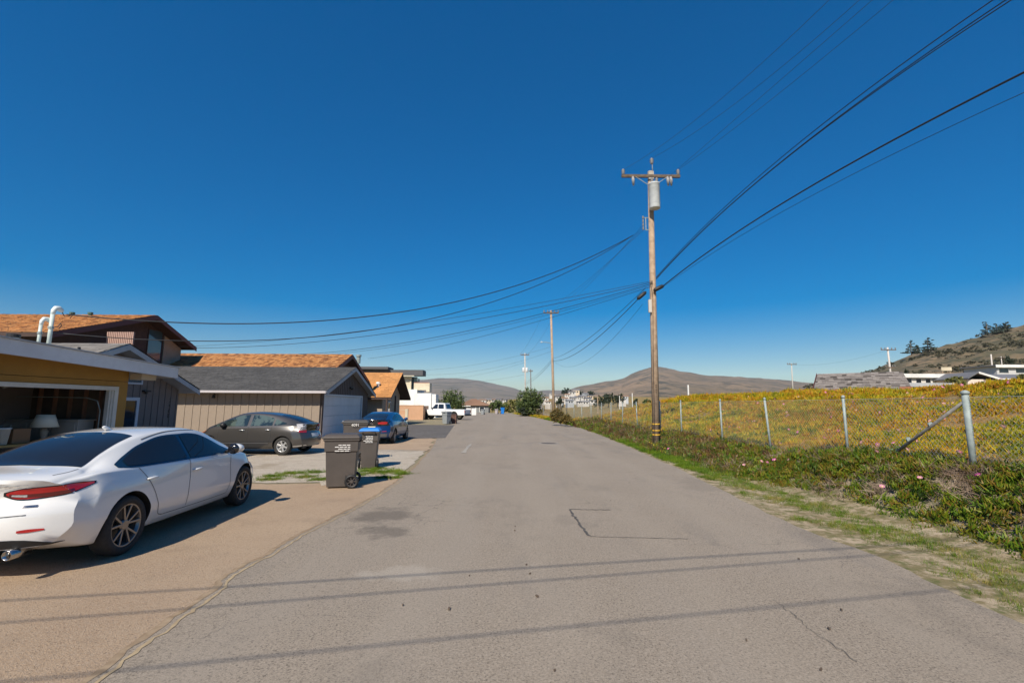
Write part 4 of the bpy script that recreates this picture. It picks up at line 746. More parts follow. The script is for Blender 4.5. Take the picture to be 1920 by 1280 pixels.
patch('rear_valance', [(-.75, .35), (-.4, .345), (0, .345), (.4, .345), (.75, .35)], [(-.75, .355), (-.5, .43), (0, .44), (.5, .43), (.75, .355)], BLACK, 'rear', off=.005, n=20)
patch('licence_plate', [(-.26, .68), (.26, .68)], [(-.26, .80), (.26, .80)], WHITE, 'rear', off=.01, n=6, mm=4)
line('badge', [(-.60, .745), (-.50, .748)], .018, CHROME, 'rear', off=.008, n=6); line('chrome_strip', [(-.52, .955), (0, .962), (.52, .955)], .014, CHROME, 'rear', off=.008, n=16)
line('roof_seam', [(.52, -.60), (1.0, -.575), (1.7, -.585)], .010, DL, 'top'); line('roof_seam', [(.52, .60), (1.0, .575), (1.7, .585)], .010, DL, 'top')
p, _ = hit(Vector((.72, 0, 4)), Vector((0, 0, -1))); b = MB(); b.tube([p + Vector((.10, 0, .0)), p + Vector((.02, 0, .018)), p + Vector((-.05, 0, .045)), p + Vector((-.075, 0, .05))], [.012, .028, .022, .006], 10); b.build('shark_fin_aerial', PWHITE, T, True)
# ---- grey hatchback seen side on
PRI = dict(x=(-.82, 3.62), r=.31, rim=.20, wheelbase=2.70, track=.745, arch_y=.56, spokes=6, spoke_w=.062, rim_mat=SALLOY, kr=.22, kf=.55, tyre_w=.19,
    rp=[(.2, .12), (.35, .03), (.55, .0), (.7, .05), (.85, .10), (1.0, .10), (1.12, .12), (1.3, .2)], fp=[(.2, .1), (.45, .0), (.65, .06), (.8, .2)],
    zt=[(-.82, 1.105), (-.6, 1.16), (-.2, 1.265), (.3, 1.39), (.8, 1.465), (1.25, 1.49), (1.6, 1.465), (2.0, 1.34), (2.4, 1.165), (2.75, 1.03), (3.0, .96), (3.3, .86), (3.62, .70)],
    zs=[(-.82, 1.02), (-.4, 1.0), (.3, .985), (1.5, .945), (2.5, .92), (3.0, .86), (3.3, .77), (3.62, .62)], ws=[(-.82, .66), (-.4, .76), (.3, .81), (2, .825), (2.7, .81), (3.2, .76), (3.62, .62)],
    wm=[(-.82, .77), (-.4, .84), (.3, .865), (1.5, .855), (2.7, .865), (3.2, .83), (3.62, .68)], wt=[(-.82, .58), (-.2, .56), (.6, .545), (1.4, .55), (2.0, .60), (2.6, .66), (3.0, .66), (3.62, .5)],
    zb=[(-.82, .30), (-.4, .22), (1.3, .19), (2.8, .19), (3.3, .19), (3.62, .25)], wb=[(-.82, .68), (-.3, .77), (1.4, .79), (2.9, .77), (3.62, .58)])
pr_ = GP(528, 854); hd = R(180 - 4); ax_ = Vector((math.cos(hd), math.sin(hd), 0)); lf = Vector((-ax_.y, ax_.x, 0)); c_ = pr_ - lf * .80; c_.z = .012
T, patch, line, hit = make_car(PRI, 'grey_hatchback', 'grey hatchback parked side-on in the gravel yard', c_, hd, PGREY)
bot = [(-.10, 1.08), (.1, 1.03), (.35, 1.015), (1.3, .985), (2.1, .975), (2.68, .965)]; tp = [(-.10, 1.10), (.15, 1.17), (.35, 1.25), (.8, 1.355), (1.25, 1.392), (1.6, 1.365), (2.0, 1.245), (2.4, 1.075), (2.68, .972)]
for s in (-1, 1):
    for a_, b_ in ((-.06, .36), (.43, 1.22), (1.34, 2.28), (2.34, 2.64)):
        X_ = np.linspace(a_, b_, 14); patch('side_window', [(x, pchip(bot, x) + .008) for x in X_], [(x, pchip(tp, x) - .006) for x in X_], CARGL2, 'side', s, .006, 26, 8)
    for L_ in ([(.42, .985), (.44, .8), (.42, .62), (.5, .42), (.55, .30)], [(1.28, .975), (1.27, .6), (1.26, .30)], [(2.34, .96), (2.36, .6), (2.34, .31)]): line('door_gap', L_, .010, mat('dark_panel_gap', (.03, .03, .03), .7), 'side', s)
    line('side_moulding', [(.5, .415), (1.4, .41), (2.3, .405)], .022, mat('grey_moulding', (.28, .27, .26), .3, metal=.6, coat=1), 'side', s, .008); line('sill_moulding', [(.42, .27), (1.4, .262), (2.3, .262)], .03, PGREY, 'side', s, .008)
    for hx, hz in ((.55, .875), (1.50, .855)):
        p, nr = hit(Vector((hx, s * 4, hz)), Vector((0, -s, 0))); b = MB(); b.tube([p + Vector((-.10, s * .004, 0)), p + Vector((-.05, s * .03, 0)), p + Vector((.05, s * .03, 0)), p + Vector((.10, s * .004, 0))], [.008, .016, .016, .008], 8); b.build('door_handle', SALLOY, T, True)
    p, nr = hit(Vector((2.20, s * 4, .99)), Vector((0, -s, 0))); b = MB(); b.lathe([(.02, -.1), (.08, -.08), (.085, .02), (.03, .09)], (p.x, p.y + s * .10, p.z + .03), 'X', 12); b.build('side_mirror', BLACK, T, True)
    patch('tail_light', [(-.30, .80), (-.12, .80), (.03, .83)], [(-.30, 1.06), (-.12, 1.08), (.03, 1.07)], CLEARL, 'corner', s, .006, 12, 6); patch('red_lens', [(-.30, .775), (-.12, .775), (.0, .80)], [(-.30, .87), (-.12, .865), (.0, .86)], TAILR, 'corner', s, .009, 12, 5)
    patch('headlight', [(3.0, .76), (3.25, .69), (3.42, .64)], [(2.95, .83), (3.25, .775), (3.42, .70)], AMBER, 'side', s, .006, 14, 5)
    patch('bumper_trim', [(-.72, .33), (-.5, .30), (-.36, .29)], [(-.72, .36), (-.5, .335), (-.36, .325)], SALLOY, 'side', s, .006, 10, 3)
patch('rear_window', [(-.55, -.48), (-.58, 0), (-.55, .48)], [(.28, -.46), (.34, 0), (.28, .46)], CARGL, 'top', n=16, mm=12, off=.005); patch('lower_rear_window', [(-.50, .86), (0, .84), (.50, .86)], [(-.52, 1.04), (0, 1.05), (.52, 1.04)], GLOSSB, 'rear', off=.006, n=14)
patch('windscreen', [(2.60, -.60), (2.72, 0), (2.60, .60)], [(1.72, -.48), (1.66, 0), (1.72, .48)], CARGL, 'top', n=16, mm=10, off=.005)
patch('licence_plate', [(-.26, .62), (.26, .62)], [(-.26, .74), (.26, .74)], WHITE, 'rear', off=.008, n=6, mm=4)
# ---- blue hatchback seen from behind
VOL = dict(x=(-.95, 3.55), r=.325, rim=.225, wheelbase=2.685, track=.775, arch_y=.58, spokes=5, twin=True, spoke_w=.04, rim_mat=ALLOY, kr=.30, kf=.5, tyre_w=.2,
    rp=[(.2, .12), (.36, .03), (.55, .0), (.7, .03), (.85, .06), (1.0, .04), (1.1, .04), (1.3, .2)], fp=[(.2, .1), (.45, .0), (.65, .03), (.8, .12)],
    zt=[(-.95, 1.09), (-.75, 1.12), (-.5, 1.165), (0, 1.28), (.5, 1.375), (1.0, 1.43), (1.5, 1.42), (1.9, 1.35), (2.3, 1.20), (2.7, 1.04), (3.0, .97), (3.3, .89), (3.55, .78)],
    zs=[(-.95, 1.0), (-.4, 1.01), (.3, .99), (1.5, .955), (2.5, .94), (3.0, .89), (3.3, .80), (3.55, .68)], ws=[(-.95, .72), (-.4, .80), (.3, .835), (2, .845), (2.7, .83), (3.2, .79), (3.55, .68)],
    wm=[(-.95, .81), (-.4, .87), (.3, .892), (1.5, .88), (2.7, .892), (3.2, .86), (3.55, .72)], wt=[(-.95, .62), (-.5, .58), (.4, .545), (1.4, .55), (2.0, .60), (2.6, .66), (3.0, .68), (3.55, .55)],
    zb=[(-.95, .30), (-.4, .22), (1.3, .2), (2.8, .2), (3.3, .2), (3.55, .25)], wb=[(-.95, .72), (-.3, .79), (1.4, .81), (2.9, .79), (3.55, .62)])
pr_ = GP(739, 831); hd = R(90.5); ax_ = Vector((math.cos(hd), math.sin(hd), 0)); lf = Vector((-ax_.y, ax_.x, 0)); c_ = pr_ + lf * .84; c_.z = .016
T, patch, line, hit = make_car(VOL, 'blue_hatchback', 'blue hatchback parked nose-in by the taupe garage door', c_, hd, PBLUE)
bot = [(-.1, 1.05), (.3, 1.02), (1.3, 1.0), (2.3, .985), (2.5, .985)]; tp = [(-.1, 1.07), (.3, 1.19), (.8, 1.29), (1.3, 1.33), (1.8, 1.26), (2.2, 1.10), (2.5, .99)]
for s in (-1, 1):
    for a_, b_ in ((-.02, 1.10), (1.18, 2.40)):
        X_ = np.linspace(a_, b_, 14); patch('side_window', [(x, pchip(bot, x) + .006) for x in X_], [(x, pchip(tp, x) - .006) for x in X_], CARGL, 'side', s, .006, 24, 6)
    for L_ in ([(.3, .99), (.36, .8), (.5, .5), (.6, .32)], [(1.14, .985), (1.13, .3)], [(2.25, .96), (2.26, .32)]): line('door_gap', L_, .010, MATS['dark_panel_gap'], 'side', s)
    p, nr = hit(Vector((2.15, s * 4, 1.0)), Vector((0, -s, 0))); b = MB(); b.lathe([(.02, -.1), (.08, -.08), (.085, .02), (.03, .09)], (p.x, p.y + s * .10, p.z + .04), 'X', 12); b.build('side_mirror', PBLUE, T, True)
    patch('tail_light', [(s * .30, .90), (s * .5, .885), (s * .66, .90)], [(s * .28, .965), (s * .5, 1.0), (s * .68, .99)], TAILR, 'rear', off=.012, n=12, mm=5)
    patch('reflector', [(s * .48, .56), (s * .66, .57)], [(s * .48, .585), (s * .66, .595)], TAILR, 'rear', off=.008, n=6, mm=3)
    patch('headlight', [(3.15, .74), (3.42, .70)], [(3.1, .82), (3.4, .78)], CLEARL, 'side', s, .006, 10, 4)
patch('tailgate_panel', [(-.72, .83), (0, .80), (.72, .83)], [(-.76, 1.03), (0, 1.045), (.76, 1.03)], GLOSSB, 'rear', off=.007, n=24, mm=8); patch('rear_window', [(-.62, -.56), (-.66, 0), (-.62, .56)], [(.30, -.47), (.36, 0), (.30, .47)], CARGL, 'top', n=18, mm=12, off=.005)
patch('spoiler', [(-.70, 1.045), (0, 1.06), (.70, 1.045)], [(-.70, 1.075), (0, 1.09), (.70, 1.075)], GLOSSB, 'rear', off=.02, n=20, mm=4); patch('licence_plate', [(-.19, .70), (.19, .70)], [(-.19, .80), (.19, .80)], mat('plate_tan', (.42, .38, .28), .6), 'rear', off=.008, n=6, mm=4)
patch('badge', [(-.09, .89), (0, .875), (.09, .89)], [(-.09, .92), (0, .935), (.09, .92)], CHROME, 'rear', off=.014, n=8, mm=3); patch('bumper', [(-.66, .34), (0, .33), (.66, .34)], [(-.70, .47), (0, .48), (.70, .47)], mat('grey_bumper', (.10, .10, .10), .6), 'rear', off=.008, n=20, mm=4)
patch('sticker', [(-.36, .56), (-.26, .565)], [(-.36, .60), (-.26, .61)], WHITE, 'rear', off=.008, n=5, mm=3); patch('sticker', [(.26, .62), (.36, .62)], [(.27, .71), (.35, .71)], mat('pale_blue_sticker', (.35, .55, .8), .5), 'rear', off=.008, n=5, mm=4)
patch('windscreen', [(2.62, -.60), (2.70, 0), (2.62, .60)], [(1.85, -.48), (1.80, 0), (1.85, .48)], CARGL, 'top', n=16, mm=10, off=.005)

# ------------------------------------------------------------------ pickup
q = GP(868, 787); T = thing('pickup_truck', 'white crew-cab pickup with black fender stripes parked up the street', 'truck', (q.x - .75, q.y + .5, .01), R(180 - 16))
def prism(prof, y0, y1): 
    b = MB(); b.slab([(x, y0, z) for x, z in prof], (0, y1 - y0, 0)); return b
prism([(-1.3, .55), (-1.3, 1.15), (-1.28, 1.20), (1.05, 1.20), (1.05, .55)], -.98, .98).build('bed', PTRUCK, T, bevel=.03)
prism([(1.07, .50), (1.07, 1.22), (3.0, 1.22), (3.35, 1.18), (4.55, 1.12), (4.72, .95), (4.72, .50)], -.98, .98).build('body', PTRUCK, T, bevel=.05)
b = MB(); lo = [(1.10, -.92), (3.05, -.92), (3.05, .92), (1.10, .92)]; hi = [(1.28, -.74), (2.42, -.74), (2.42, .74), (1.28, .74)]; b.add([(x, y, 1.2) for x, y in lo] + [(x, y, 1.92) for x, y in hi], [(3, 2, 1, 0), (4, 5, 6, 7), (0, 1, 5, 4), (1, 2, 6, 5), (2, 3, 7, 6), (3, 0, 4, 7)]); b.build('cab', PTRUCK, T, bevel=.06)
def quadon(nm, s, x0, x1, x2, x3, z0, z1):   # window on the sloping cab side
    yy = lambda z: s * (.92 - .18 * (z - 1.2) / .72 + .012); MB().add([(x0, yy(z0), z0), (x1, yy(z0), z0), (x2, yy(z1), z1), (x3, yy(z1), z1)], [(0, 1, 2, 3)]).build(nm, GLASSD, T)
for s in (-1, 1):
    quadon('side_window', s, 1.30, 2.02, 2.02, 1.38, 1.27, 1.80); quadon('side_window', s, 2.10, 2.86, 2.42, 2.10, 1.27, 1.80)
    MB().bb((3.42, s * .984, .55), (3.58, s * .990, 1.16)).build('fender_stripe', BLACK, T); MB().bb((3.68, s * .984, .55), (3.78, s * .990, 1.15)).build('fender_stripe', BLACK, T)
    MB().bb((-1.33, s * .80, .80), (-1.30, s * .975, 1.12)).build('tail_light', TAILR, T); MB().lathe([(.03, -.1), (.1, 0), (.03, .1)], (2.75, s * 1.08, 1.32), n=8).build('side_mirror', BLACK, T)
    for x in (0, 3.75):
        w = addobj('wheel', None, T, (x, s * .84, .40)); MB().lathe([(.26, -.13), (.36, -.13), (.40, -.08), (.40, .08), (.36, .13), (.26, .13)], axis='Y', n=24, closed=True).build('tyre', TYRE, w, True); MB().lathe([(.27, -.11), (.27, .11)], axis='Y', n=20).build('rim', SALLOY, w)
        MB().lathe([(.47, s * .986), (.47, s * .990)], (x, 0, .52), 'Y', 28).build('wheel_arch', UNDER, T)
MB().bb((-1.46, -.95, .48), (-1.305, .95, .66)).build('rear_bumper', BLACK, T, bevel=.02); MB().bb((4.725, -.95, .45), (4.85, .95, .70)).build('front_bumper', BLACK, T, bevel=.02); MB().bb((4.722, -.6, .72), (4.76, .6, 1.02)).build('grille', BLACK, T)
MB().bb((-1.325, -.76, .62), (-1.302, .76, 1.14)).build('tailgate', PTRUCK, T, bevel=.01); MB().add([(1.06, -.62, 1.30), (1.06, .62, 1.30), (1.20, .56, 1.80), (1.20, -.56, 1.80)], [(0, 1, 2, 3)]).build('rear_window', GLASSD, T)
MB().bb((1.0, -.9, .38), (3.0, .9, .5)).build('underbody', UNDER, T)
# ------------------------------------------------------------------ bins
def bin_(name, label, loc, rz, body_m, lid_m, h=1.06, sticker=True, number=None, group='wheeled bins'):
    """x = wheel/handle side, -x = front, sides face +-y"""
    T = thing(name, label, 'bin', loc, rz, group); w0, w1, d0, d1 = .235, .285, .27, .335
    b = MB(); P = []
    def ring(z, hx, hy, dx=0): return [(dx - hx, -hy, z), (dx + hx, -hy, z), (dx + hx, hy, z), (dx - hx, hy, z)]
    zs = [(.02, .255, .215), (.30, .275, .235), (.74, .295, .262), (.745, .318, .285), (h - .10, .325, .29), (h - .10, .345, .31), (h - .06, .348, .312)]
    for z, hx, hy in zs: b.v += ring(z, hx, hy)
    b.f = [(i * 4 + j, i * 4 + (j + 1) % 4, i * 4 + 4 + (j + 1) % 4, i * 4 + 4 + j) for i in range(len(zs) - 1) for j in range(4)] + [(3, 2, 1, 0), tuple(range(len(zs) * 4 - 4, len(zs) * 4))]; b.m = [0] * len(b.f)
    b.build('tub', body_m, T, bevel=.022)
    b = MB(); b.v += ring(h - .058, .36, .325, -.01) + ring(h - .02, .365, .33, -.01) + ring(h + .035, .30, .26, .0); b.f = [(i * 4 + j, i * 4 + (j + 1) % 4, i * 4 + 4 + (j + 1) % 4, i * 4 + 4 + j) for i in range(2) for j in range(4)] + [(3, 2, 1, 0), (8, 9, 10, 11)]; b.m = [0] * len(b.f)
    lid = b.build('lid', lid_m, T, bevel=.018); MB().bb((-.42, -.12, h - .055), (-.372, .12, h - .03)).build('lid_tab', lid_m, lid, bevel=.008)
    MB().tube([(.33, -.2, h - .12), (.42, -.2, h - .06), (.43, 0, h - .05), (.42, .2, h - .06), (.33, .2, h - .12)], .017, 8).build('handle', body_m, T, True)
    for s in (-1, 1):
        w = addobj('wheel', None, T, (.225, s * .285, .135)); MB().lathe([(.095, -.03), (.12, -.03), (.135, -.02), (.135, .02), (.12, .03), (.095, .03)], axis='Y', n=24, closed=True).build('tyre', BLACK, w, True)
        b = MB(); b.lathe([(.03, -.025), (.03, .025)], axis='Y', n=12); b.lathe([(.085, -.02), (.098, -.02), (.098, .02), (.085, .02)], axis='Y', n=20, closed=True)
        for k in range(7): a = 2 * math.pi * k / 7; b.bar((math.cos(a) * .02, 0, math.sin(a) * .02), (math.cos(a) * .09, 0, math.sin(a) * .09), .014, .03, up=(0, 1, 0))
        b.build('hub', body_m, w)
        if s: MB().bb((.10, s * .226, .02), (.115, s * .232, .28)).build('wheel_recess', BLACK, T)
    MB().tube([(.225, -.27, .135), (.225, .27, .135)], .012, 6).build('axle', BLACK, T)
    if sticker:
        for s in (-1, 1):
            st = random.Random(3); b = MB()
            for r_ in range(4 if sticker == 1 else 5):
                z = h - .19 - r_ * .040; x = (-.02 - (.10 if r_ % 2 else .035)) * 1.0; xe = .17
                while x < xe:
                    ww = st.uniform(.05, .09)
                    if sticker == 2 and s > 0: b.bb((.3265, x - .05, z), (.3295, min(x + ww, xe) - .05, z + .016))
                    else: b.bb((x, s * .2925, z), (min(x + ww, xe), s * .2955, z + .016))
                    x += ww + .014
            o = b.build('printed_notice', PRINT, T); o['kind'] = 'stuff'
    if number:
        M = Matrix.Translation((-.02, -.3035, h - .135)) @ Matrix.Rotation(R(90), 4, 'X'); text_obj('printed_number', number, .11, PRINT, T, Matrix.Translation((0, -.345, h - .105)) @ Matrix.Rotation(R(90), 4, 'X'), .002, 1.0)
        text_obj('printed_number', number, .10, PRINT, T, Matrix.Translation((-.368, 0, h - .03)) @ Matrix.Rotation(R(-90), 4, 'Z') @ Matrix.Rotation(R(90), 4, 'X'), .002)
    return T
p = GP(601, 917); q = GP(661, 915); bs = (q - p).length / .60
c = (p + q) / 2 + Vector((.0, .24 * bs, 0)); B1 = bin_('wheeled_bin', 'brown wheeled bin nearest the road with closed lid', (c.x, c.y, .012), R(13), BINBR, BINBR); B1.scale = (bs, bs, bs * .96)
p = GP(686, 880); B2 = bin_('wheeled_bin', 'brown wheeled bin with bright blue lid', (p.x, p.y + .28, .012), R(-80), BINBR, BINBL, sticker=2); B2.scale = (bs * .80, bs * .80, bs * .94)
p = GP(655, 866); B3 = bin_('wheeled_bin', 'dark lidded wheeled bin with white number, behind the other two', (p.x, p.y + .5, .012), R(14), BINBR, BINDK, sticker=0, number='4091', h=1.10); B3.scale = (bs * 1.04,) * 3
p = GP(837, 795); B4 = bin_('wheeled_bin', 'light grey wheeled bin by the street near the pickup', (p.x, p.y, .02), R(60), BINGY, BINGY, sticker=0); B4.scale = (1.05,) * 3
p = GP(849, 794); T = thing('slatted_planter', 'brown slatted wooden bin screen beside the grey wheeled bin', 'screen', (p.x, p.y, .02)); RW = mat('red_brown_wood', (.17, .085, .06), .8, (.12, .06, .045), 6)
for i in range(5): MB().bb((-.34 + i * .14, -.3, 0), (-.24 + i * .14, -.27, .80)).build('slat', RW, T)
MB().bb((-.36, -.265, 0), (.36, .3, .76)).build('box', mat('dark_box', (.07, .04, .03), .8), T); MB().bb((-.37, -.33, .802), (.37, .32, .85)).build('rim', RW, T)
p = GP(942, 776); b5 = bin_('wheeled_bin', 'bright blue wheeled bin far down the street', (p.x, p.y, .02), R(100), BINBL, BINBL, sticker=0); b5.scale = (1.1,) * 3
for (u, v, m_, lab) in ((905, 777, BINGY, 'pale grey bin at the left of the far street end'), (931, 776, mat('mauve_bin', (.36, .32, .33), .6), 'mauve grey bin next to the far blue bin')):
    p = GP(u, v); o = bin_('wheeled_bin', lab, (p.x, p.y, .02), R(80), m_, m_, sticker=0, h=.9)
p = GP(885, 778); T = thing('white_gate', 'small white gate panels behind the pickup', 'gate', (p.x, p.y, 0)); 
for dx in (-.55, .35): MB().bb((dx - .45, -.05, 0), (dx + .35, .05, 1.15)).build('panel', WHITE, T)
MB().bb((-.2, -.06, 0), (-.1, .06, 1.25)).build('post', BROWNW, T)
# ------------------------------------------------------------------ utility poles and wires
def wire(name, label, a, b, sag, r, m=WIREC, n=30, group='overhead wires', twist=0):
    a = Vector(a); b = Vector(b); P = []
    for i in range(n + 1): t = i / n; p = a.lerp(b, t); p.z -= sag * 4 * t * (1 - t); P.append(p)
    T = MB().tube(P, r, 5).build(name, m, None, True); tag(T, label, 'wire', group); return T
def insul(b, p, s=1): b.lathe([(.02 * s, 0), (.06 * s, .03 * s), (.03 * s, .06 * s), (.075 * s, .09 * s), (.035 * s, .13 * s), (.07 * s, .16 * s), (.02 * s, .22 * s)], p, n=10)
PB = GP(1231, 841); PY = PB.y; PX = PB.x; zof = lambda v, u=1222: YP(u, v, PY).z; xof = lambda u, v: YP(u, v, PY).x
PT = (xof(1219, 322), PY, zof(322))
T = thing('utility_pole', 'tall weathered wooden utility pole with white transformer beside the fence', 'pole', (PX, PY, float(terr(PX, PY)) - .05)); base = Vector(T.location); top = Vector(PT) - base
pole1 = T
MB().tube([(0, 0, -.2), tuple(top * .5), tuple(top)], [.165, .14, .115], 16).build('shaft', WOODPOLE, T, True)
at = lambda f: top * f
za = zof(333, 1219) - base.z; fa = za / top.z; ca = at(fa); xl = xof(1164, 331) - base.x; xr2 = xof(1273, 333) - base.x
MB().bar((xl, -.13, za), (xr2, -.13, za), .10, .13).build('crossarm', DARKWOOD, T, bevel=.008); MB().bb((ca.x - .12, -.16, za - .14), (ca.x + .12, .0, za + .24)).build('pole_cap', mat('grey_wood', (.42, .38, .33), .85, (.34, .3, .26), 8), T)
for s in (-1, 1): MB().bar((ca.x + s * .72, -.19, za - .06), (ca.x + s * .02, -.16, za - .52), .03, .02).build('arm_brace', GALV, T)
for x in (xl + .08, xr2 - .08): 
    b = MB(); insul(b, (x, -.13, za + .066), 1.25); b.build('insulator', PORC, T, True)
b = MB(); b.tube([(ca.x + .08, -.1, za + .2), (ca.x + .08, -.1, za + .62)], .02, 6); insul(b, (ca.x + .06, -.1, za + .6), 1.35); b.build('insulator', PORC, T, True)
for dx in (-.85, .72, .86): 
    b = MB(); b.tube([(ca.x + dx, -.2, za - .07), (ca.x + dx, -.24, za - .22), (ca.x + dx + .02, -.2, za - .48)], [.05, .075, .04], 8); b.build('fuse_cutout', mat('cutout_grey', (.30, .29, .29), .5), T, True)
zt0 = zof(398) - base.z; zt1 = zof(352) - base.z; fx = at((zt0 + zt1) / 2 / top.z).x; r_ = .24
MB().lathe([(r_ * .3, zt0 - .03), (r_ * .95, zt0), (r_, zt0 + .02), (r_, zt1 - .06), (r_ * 1.05, zt1 - .05), (r_ * 1.03, zt1), (r_ * .4, zt1 + .06)], (fx + .04, -.40, 0), n=28).build('transformer', XFMR, T, True)
for dx in (-.09, .12): 
    b = MB(); insul(b, (fx + .04 + dx, -.42, zt1 + .03), 1.1); b.build('bushing', PORC, T, True)
for k in range(3): b = MB(); b.lathe([(r_ + .006, 0), (r_ + .006, .015)], (fx + .04, -.40, zt0 + (zt1 - zt0) * (.2 + .3 * k)), n=28); b.build('tank_band', XFMR, T, True)
MB().bb((fx - .06, -.17, zt0 + .1), (fx + .10, -.1, zt0 + .22)).build('bracket', GALV, T); MB().bb((fx - .06, -.17, zt1 - .25), (fx + .10, -.1, zt1 - .13)).build('bracket', GALV, T)
zk0, zk1 = zof(432) - base.z, zof(409) - base.z; fx2 = at(zk0 / top.z).x; b = MB()
b.tube([(fx2 - .1, -.02, zk1), (fx2 - .42, -.05, zk1)], .018, 6); b.tube([(fx2 - .1, -.02, zk0), (fx2 - .30, -.05, zk0)], .018, 6); b.tube([(fx2 - .26, -.05, zk0), (fx2 - .26, -.05, zk1)], .018, 6); b.build('secondary_rack', GALV, T)
for k in range(4): b = MB(); insul(b, (fx2 - .38, -.05, zk0 + (zk1 - zk0) * k / 3.4), .7); b.build('spool', PORC, T, True)
zc = zof(531) - base.z; zd = zof(541) - base.z
for (u0, v0, u1, v1) in ((1196, 560, 1210, 548), (1227, 544, 1243, 536)):
    a_ = YP(u0, v0, PY - .25) - base; b_ = YP(u1, v1, PY - .25) - base; e_ = (b_ - a_).normalized() * .04; MB().tube([a_ - e_, a_ + e_, (a_ + b_) / 2, b_ - e_, b_ + e_], [.035, .085, .09, .085, .035], 10).build('splice_enclosure', BLKPL, T, True)
MB().bb((at(zd / top.z).x - .26, -.2, zof(587) - base.z), (at(zd / top.z).x - .13, -.08, zof(563) - base.z)).build('meter_box', mat('pale_box', (.50, .47, .43), .6), T, bevel=.01)
b = MB(); b.tube([at(.02) + Vector((-.10, -.14, 0)), at(.3) + Vector((-.09, -.13, 0)), at(.52) + Vector((-.05, -.15, 0)), at(.56) + Vector((-.1, -.13, 0))], .012, 5); b.build('riser_cable', BLKPL, T)
for v in (796, 808, 816): z = zof(v, 1230) - base.z; MB().lathe([(.170 - .05 * z / top.z, z), (.170 - .05 * z / top.z, z + .055)], at(z / top.z) * 1 - Vector((0, 0, z)), n=16).build('reflector_band', YELTAPE, T, True)
b = MB()
for k in range(6): z = zof(738, 1229) - base.z + k * .07; b.bb((at(z / top.z).x - .03, -.165, z), (at(z / top.z).x + .02, -.15, z + .025))
o = b.build('pole_tag', BLACK, T); o['kind'] = 'stuff'
# pole behind the view, carrying the wires over the street (kept simple)
P0 = Vector((10.6, 1.6, 0)); P0.z = float(terr(P0.x, P0.y)); T = thing('utility_pole', 'wooden utility pole just right of the camera position', 'pole', P0); MB().tube([(0, 0, -.2), (0, 0, 11.2)], [.16, .12], 12).build('shaft', WOODPOLE, T, True); MB().bar((-1.2, 0, 10.6), (1.2, 0, 10.6), .1, .13).build('crossarm', DARKWOOD, T)
# pole 2, 3, 4
def pole_far(label, u0, v0, u1, v1, y, r=.14, arm=None, lamp=False, xf=False, mt=WOODPOLE, ins=True, zb=None):
    hi = YP(u1, v1, y); lo = YP(u0, v0, y); zb = float(terr(lo.x, y)) if zb is None else zb
    T = thing('utility_pole', label, 'pole', (lo.x, y, zb), group='distant utility poles'); t_ = Vector((hi.x - lo.x, 0, hi.z - zb)); MB().tube([(0, 0, -.3), tuple(t_ * .5), tuple(t_)], [r, r * .9, r * .75], 10).build('shaft', mt, T, True)
    for f, w in (arm or []):
        c_ = t_ * f; MB().bar((c_.x - w, -.12, c_.z), (c_.x + w, -.12, c_.z), .10, .12).build('crossarm', DARKWOOD if mt != GALV else GALV, T)
        for x in (-w + .06, -w * .45, w * .45, w - .06):
            b = MB(); insul(b, (c_.x + x, -.12, c_.z + .06), 1.2); b.build('insulator', PORC, T, True)
    if lamp: c_ = t_ * .70; MB().tube([tuple(c_), tuple(c_ + Vector((-.7, -.1, .08))), tuple(c_ + Vector((-1.0, -.1, .1)))], .035, 6).build('lamp_arm', GALV, T); MB().lathe([(.06, 0), (.13, .04), (.12, .1), (.02, .16)], c_ + Vector((-1.15, -.1, .02)), n=10).build('lamp_head', XFMR, T, True)
    if xf:
        for s in (-1, 1): c_ = t_ * .72; MB().lathe([(.2, 0), (.22, .02), (.22, .8), (.1, .9)], c_ + Vector((s * .32, -.1, -.4)), n=14).build('transformer', XFMR, T, True)
    return T, Vector((lo.x, y, zb)), t_
T2, b2, t2 = pole_far('slender wooden utility pole with street lamp arm, second along the fence', 1039, 775, 1033, 582, 52, .15, [(.975, .85)], True)
T3, b3, t3 = pole_far('pale utility pole with twin transformers behind the roadside tree', 986, 770, 984, 662, 88, .15, [(.97, .8)], xf=True, mt=mat('pale_pole', (.46, .43, .39), .8))
T4, b4, t4 = pole_far('small utility pole just right of the pole with twin transformers', 996, 765, 995, 692, 112, .13, [(.95, .5)], mt=mat('dark_pole', (.13, .11, .10), .8))
T5, b5_, t5 = pole_far('leaning white utility pole with crossarm among the houses on the right', 1674, 735, 1664, 651, 66, .14, [(.95, 1.05), (.60, .7)], mt=mat('pale_pole2', (.55, .50, .46), .8))
T6, b6, t6 = pole_far('thin utility pole with crossarm left of the shake-roofed house', 1487, 740, 1484, 681, 92, .12, [(.97, .9)], mt=MATS['pale_pole'])
T7, b7, t7 = pole_far('pale utility pole above the white-trimmed house on the right', 1861, 700, 1858, 664, 105, .16, [], mt=MATS['pale_pole2'])
T8, b8, t8 = pole_far('thin pole with crossarm above the grey roofs on the right', 1880, 700, 1877, 668, 110, .10, [(.95, .9)], mt=MATS['pale_pole2'])
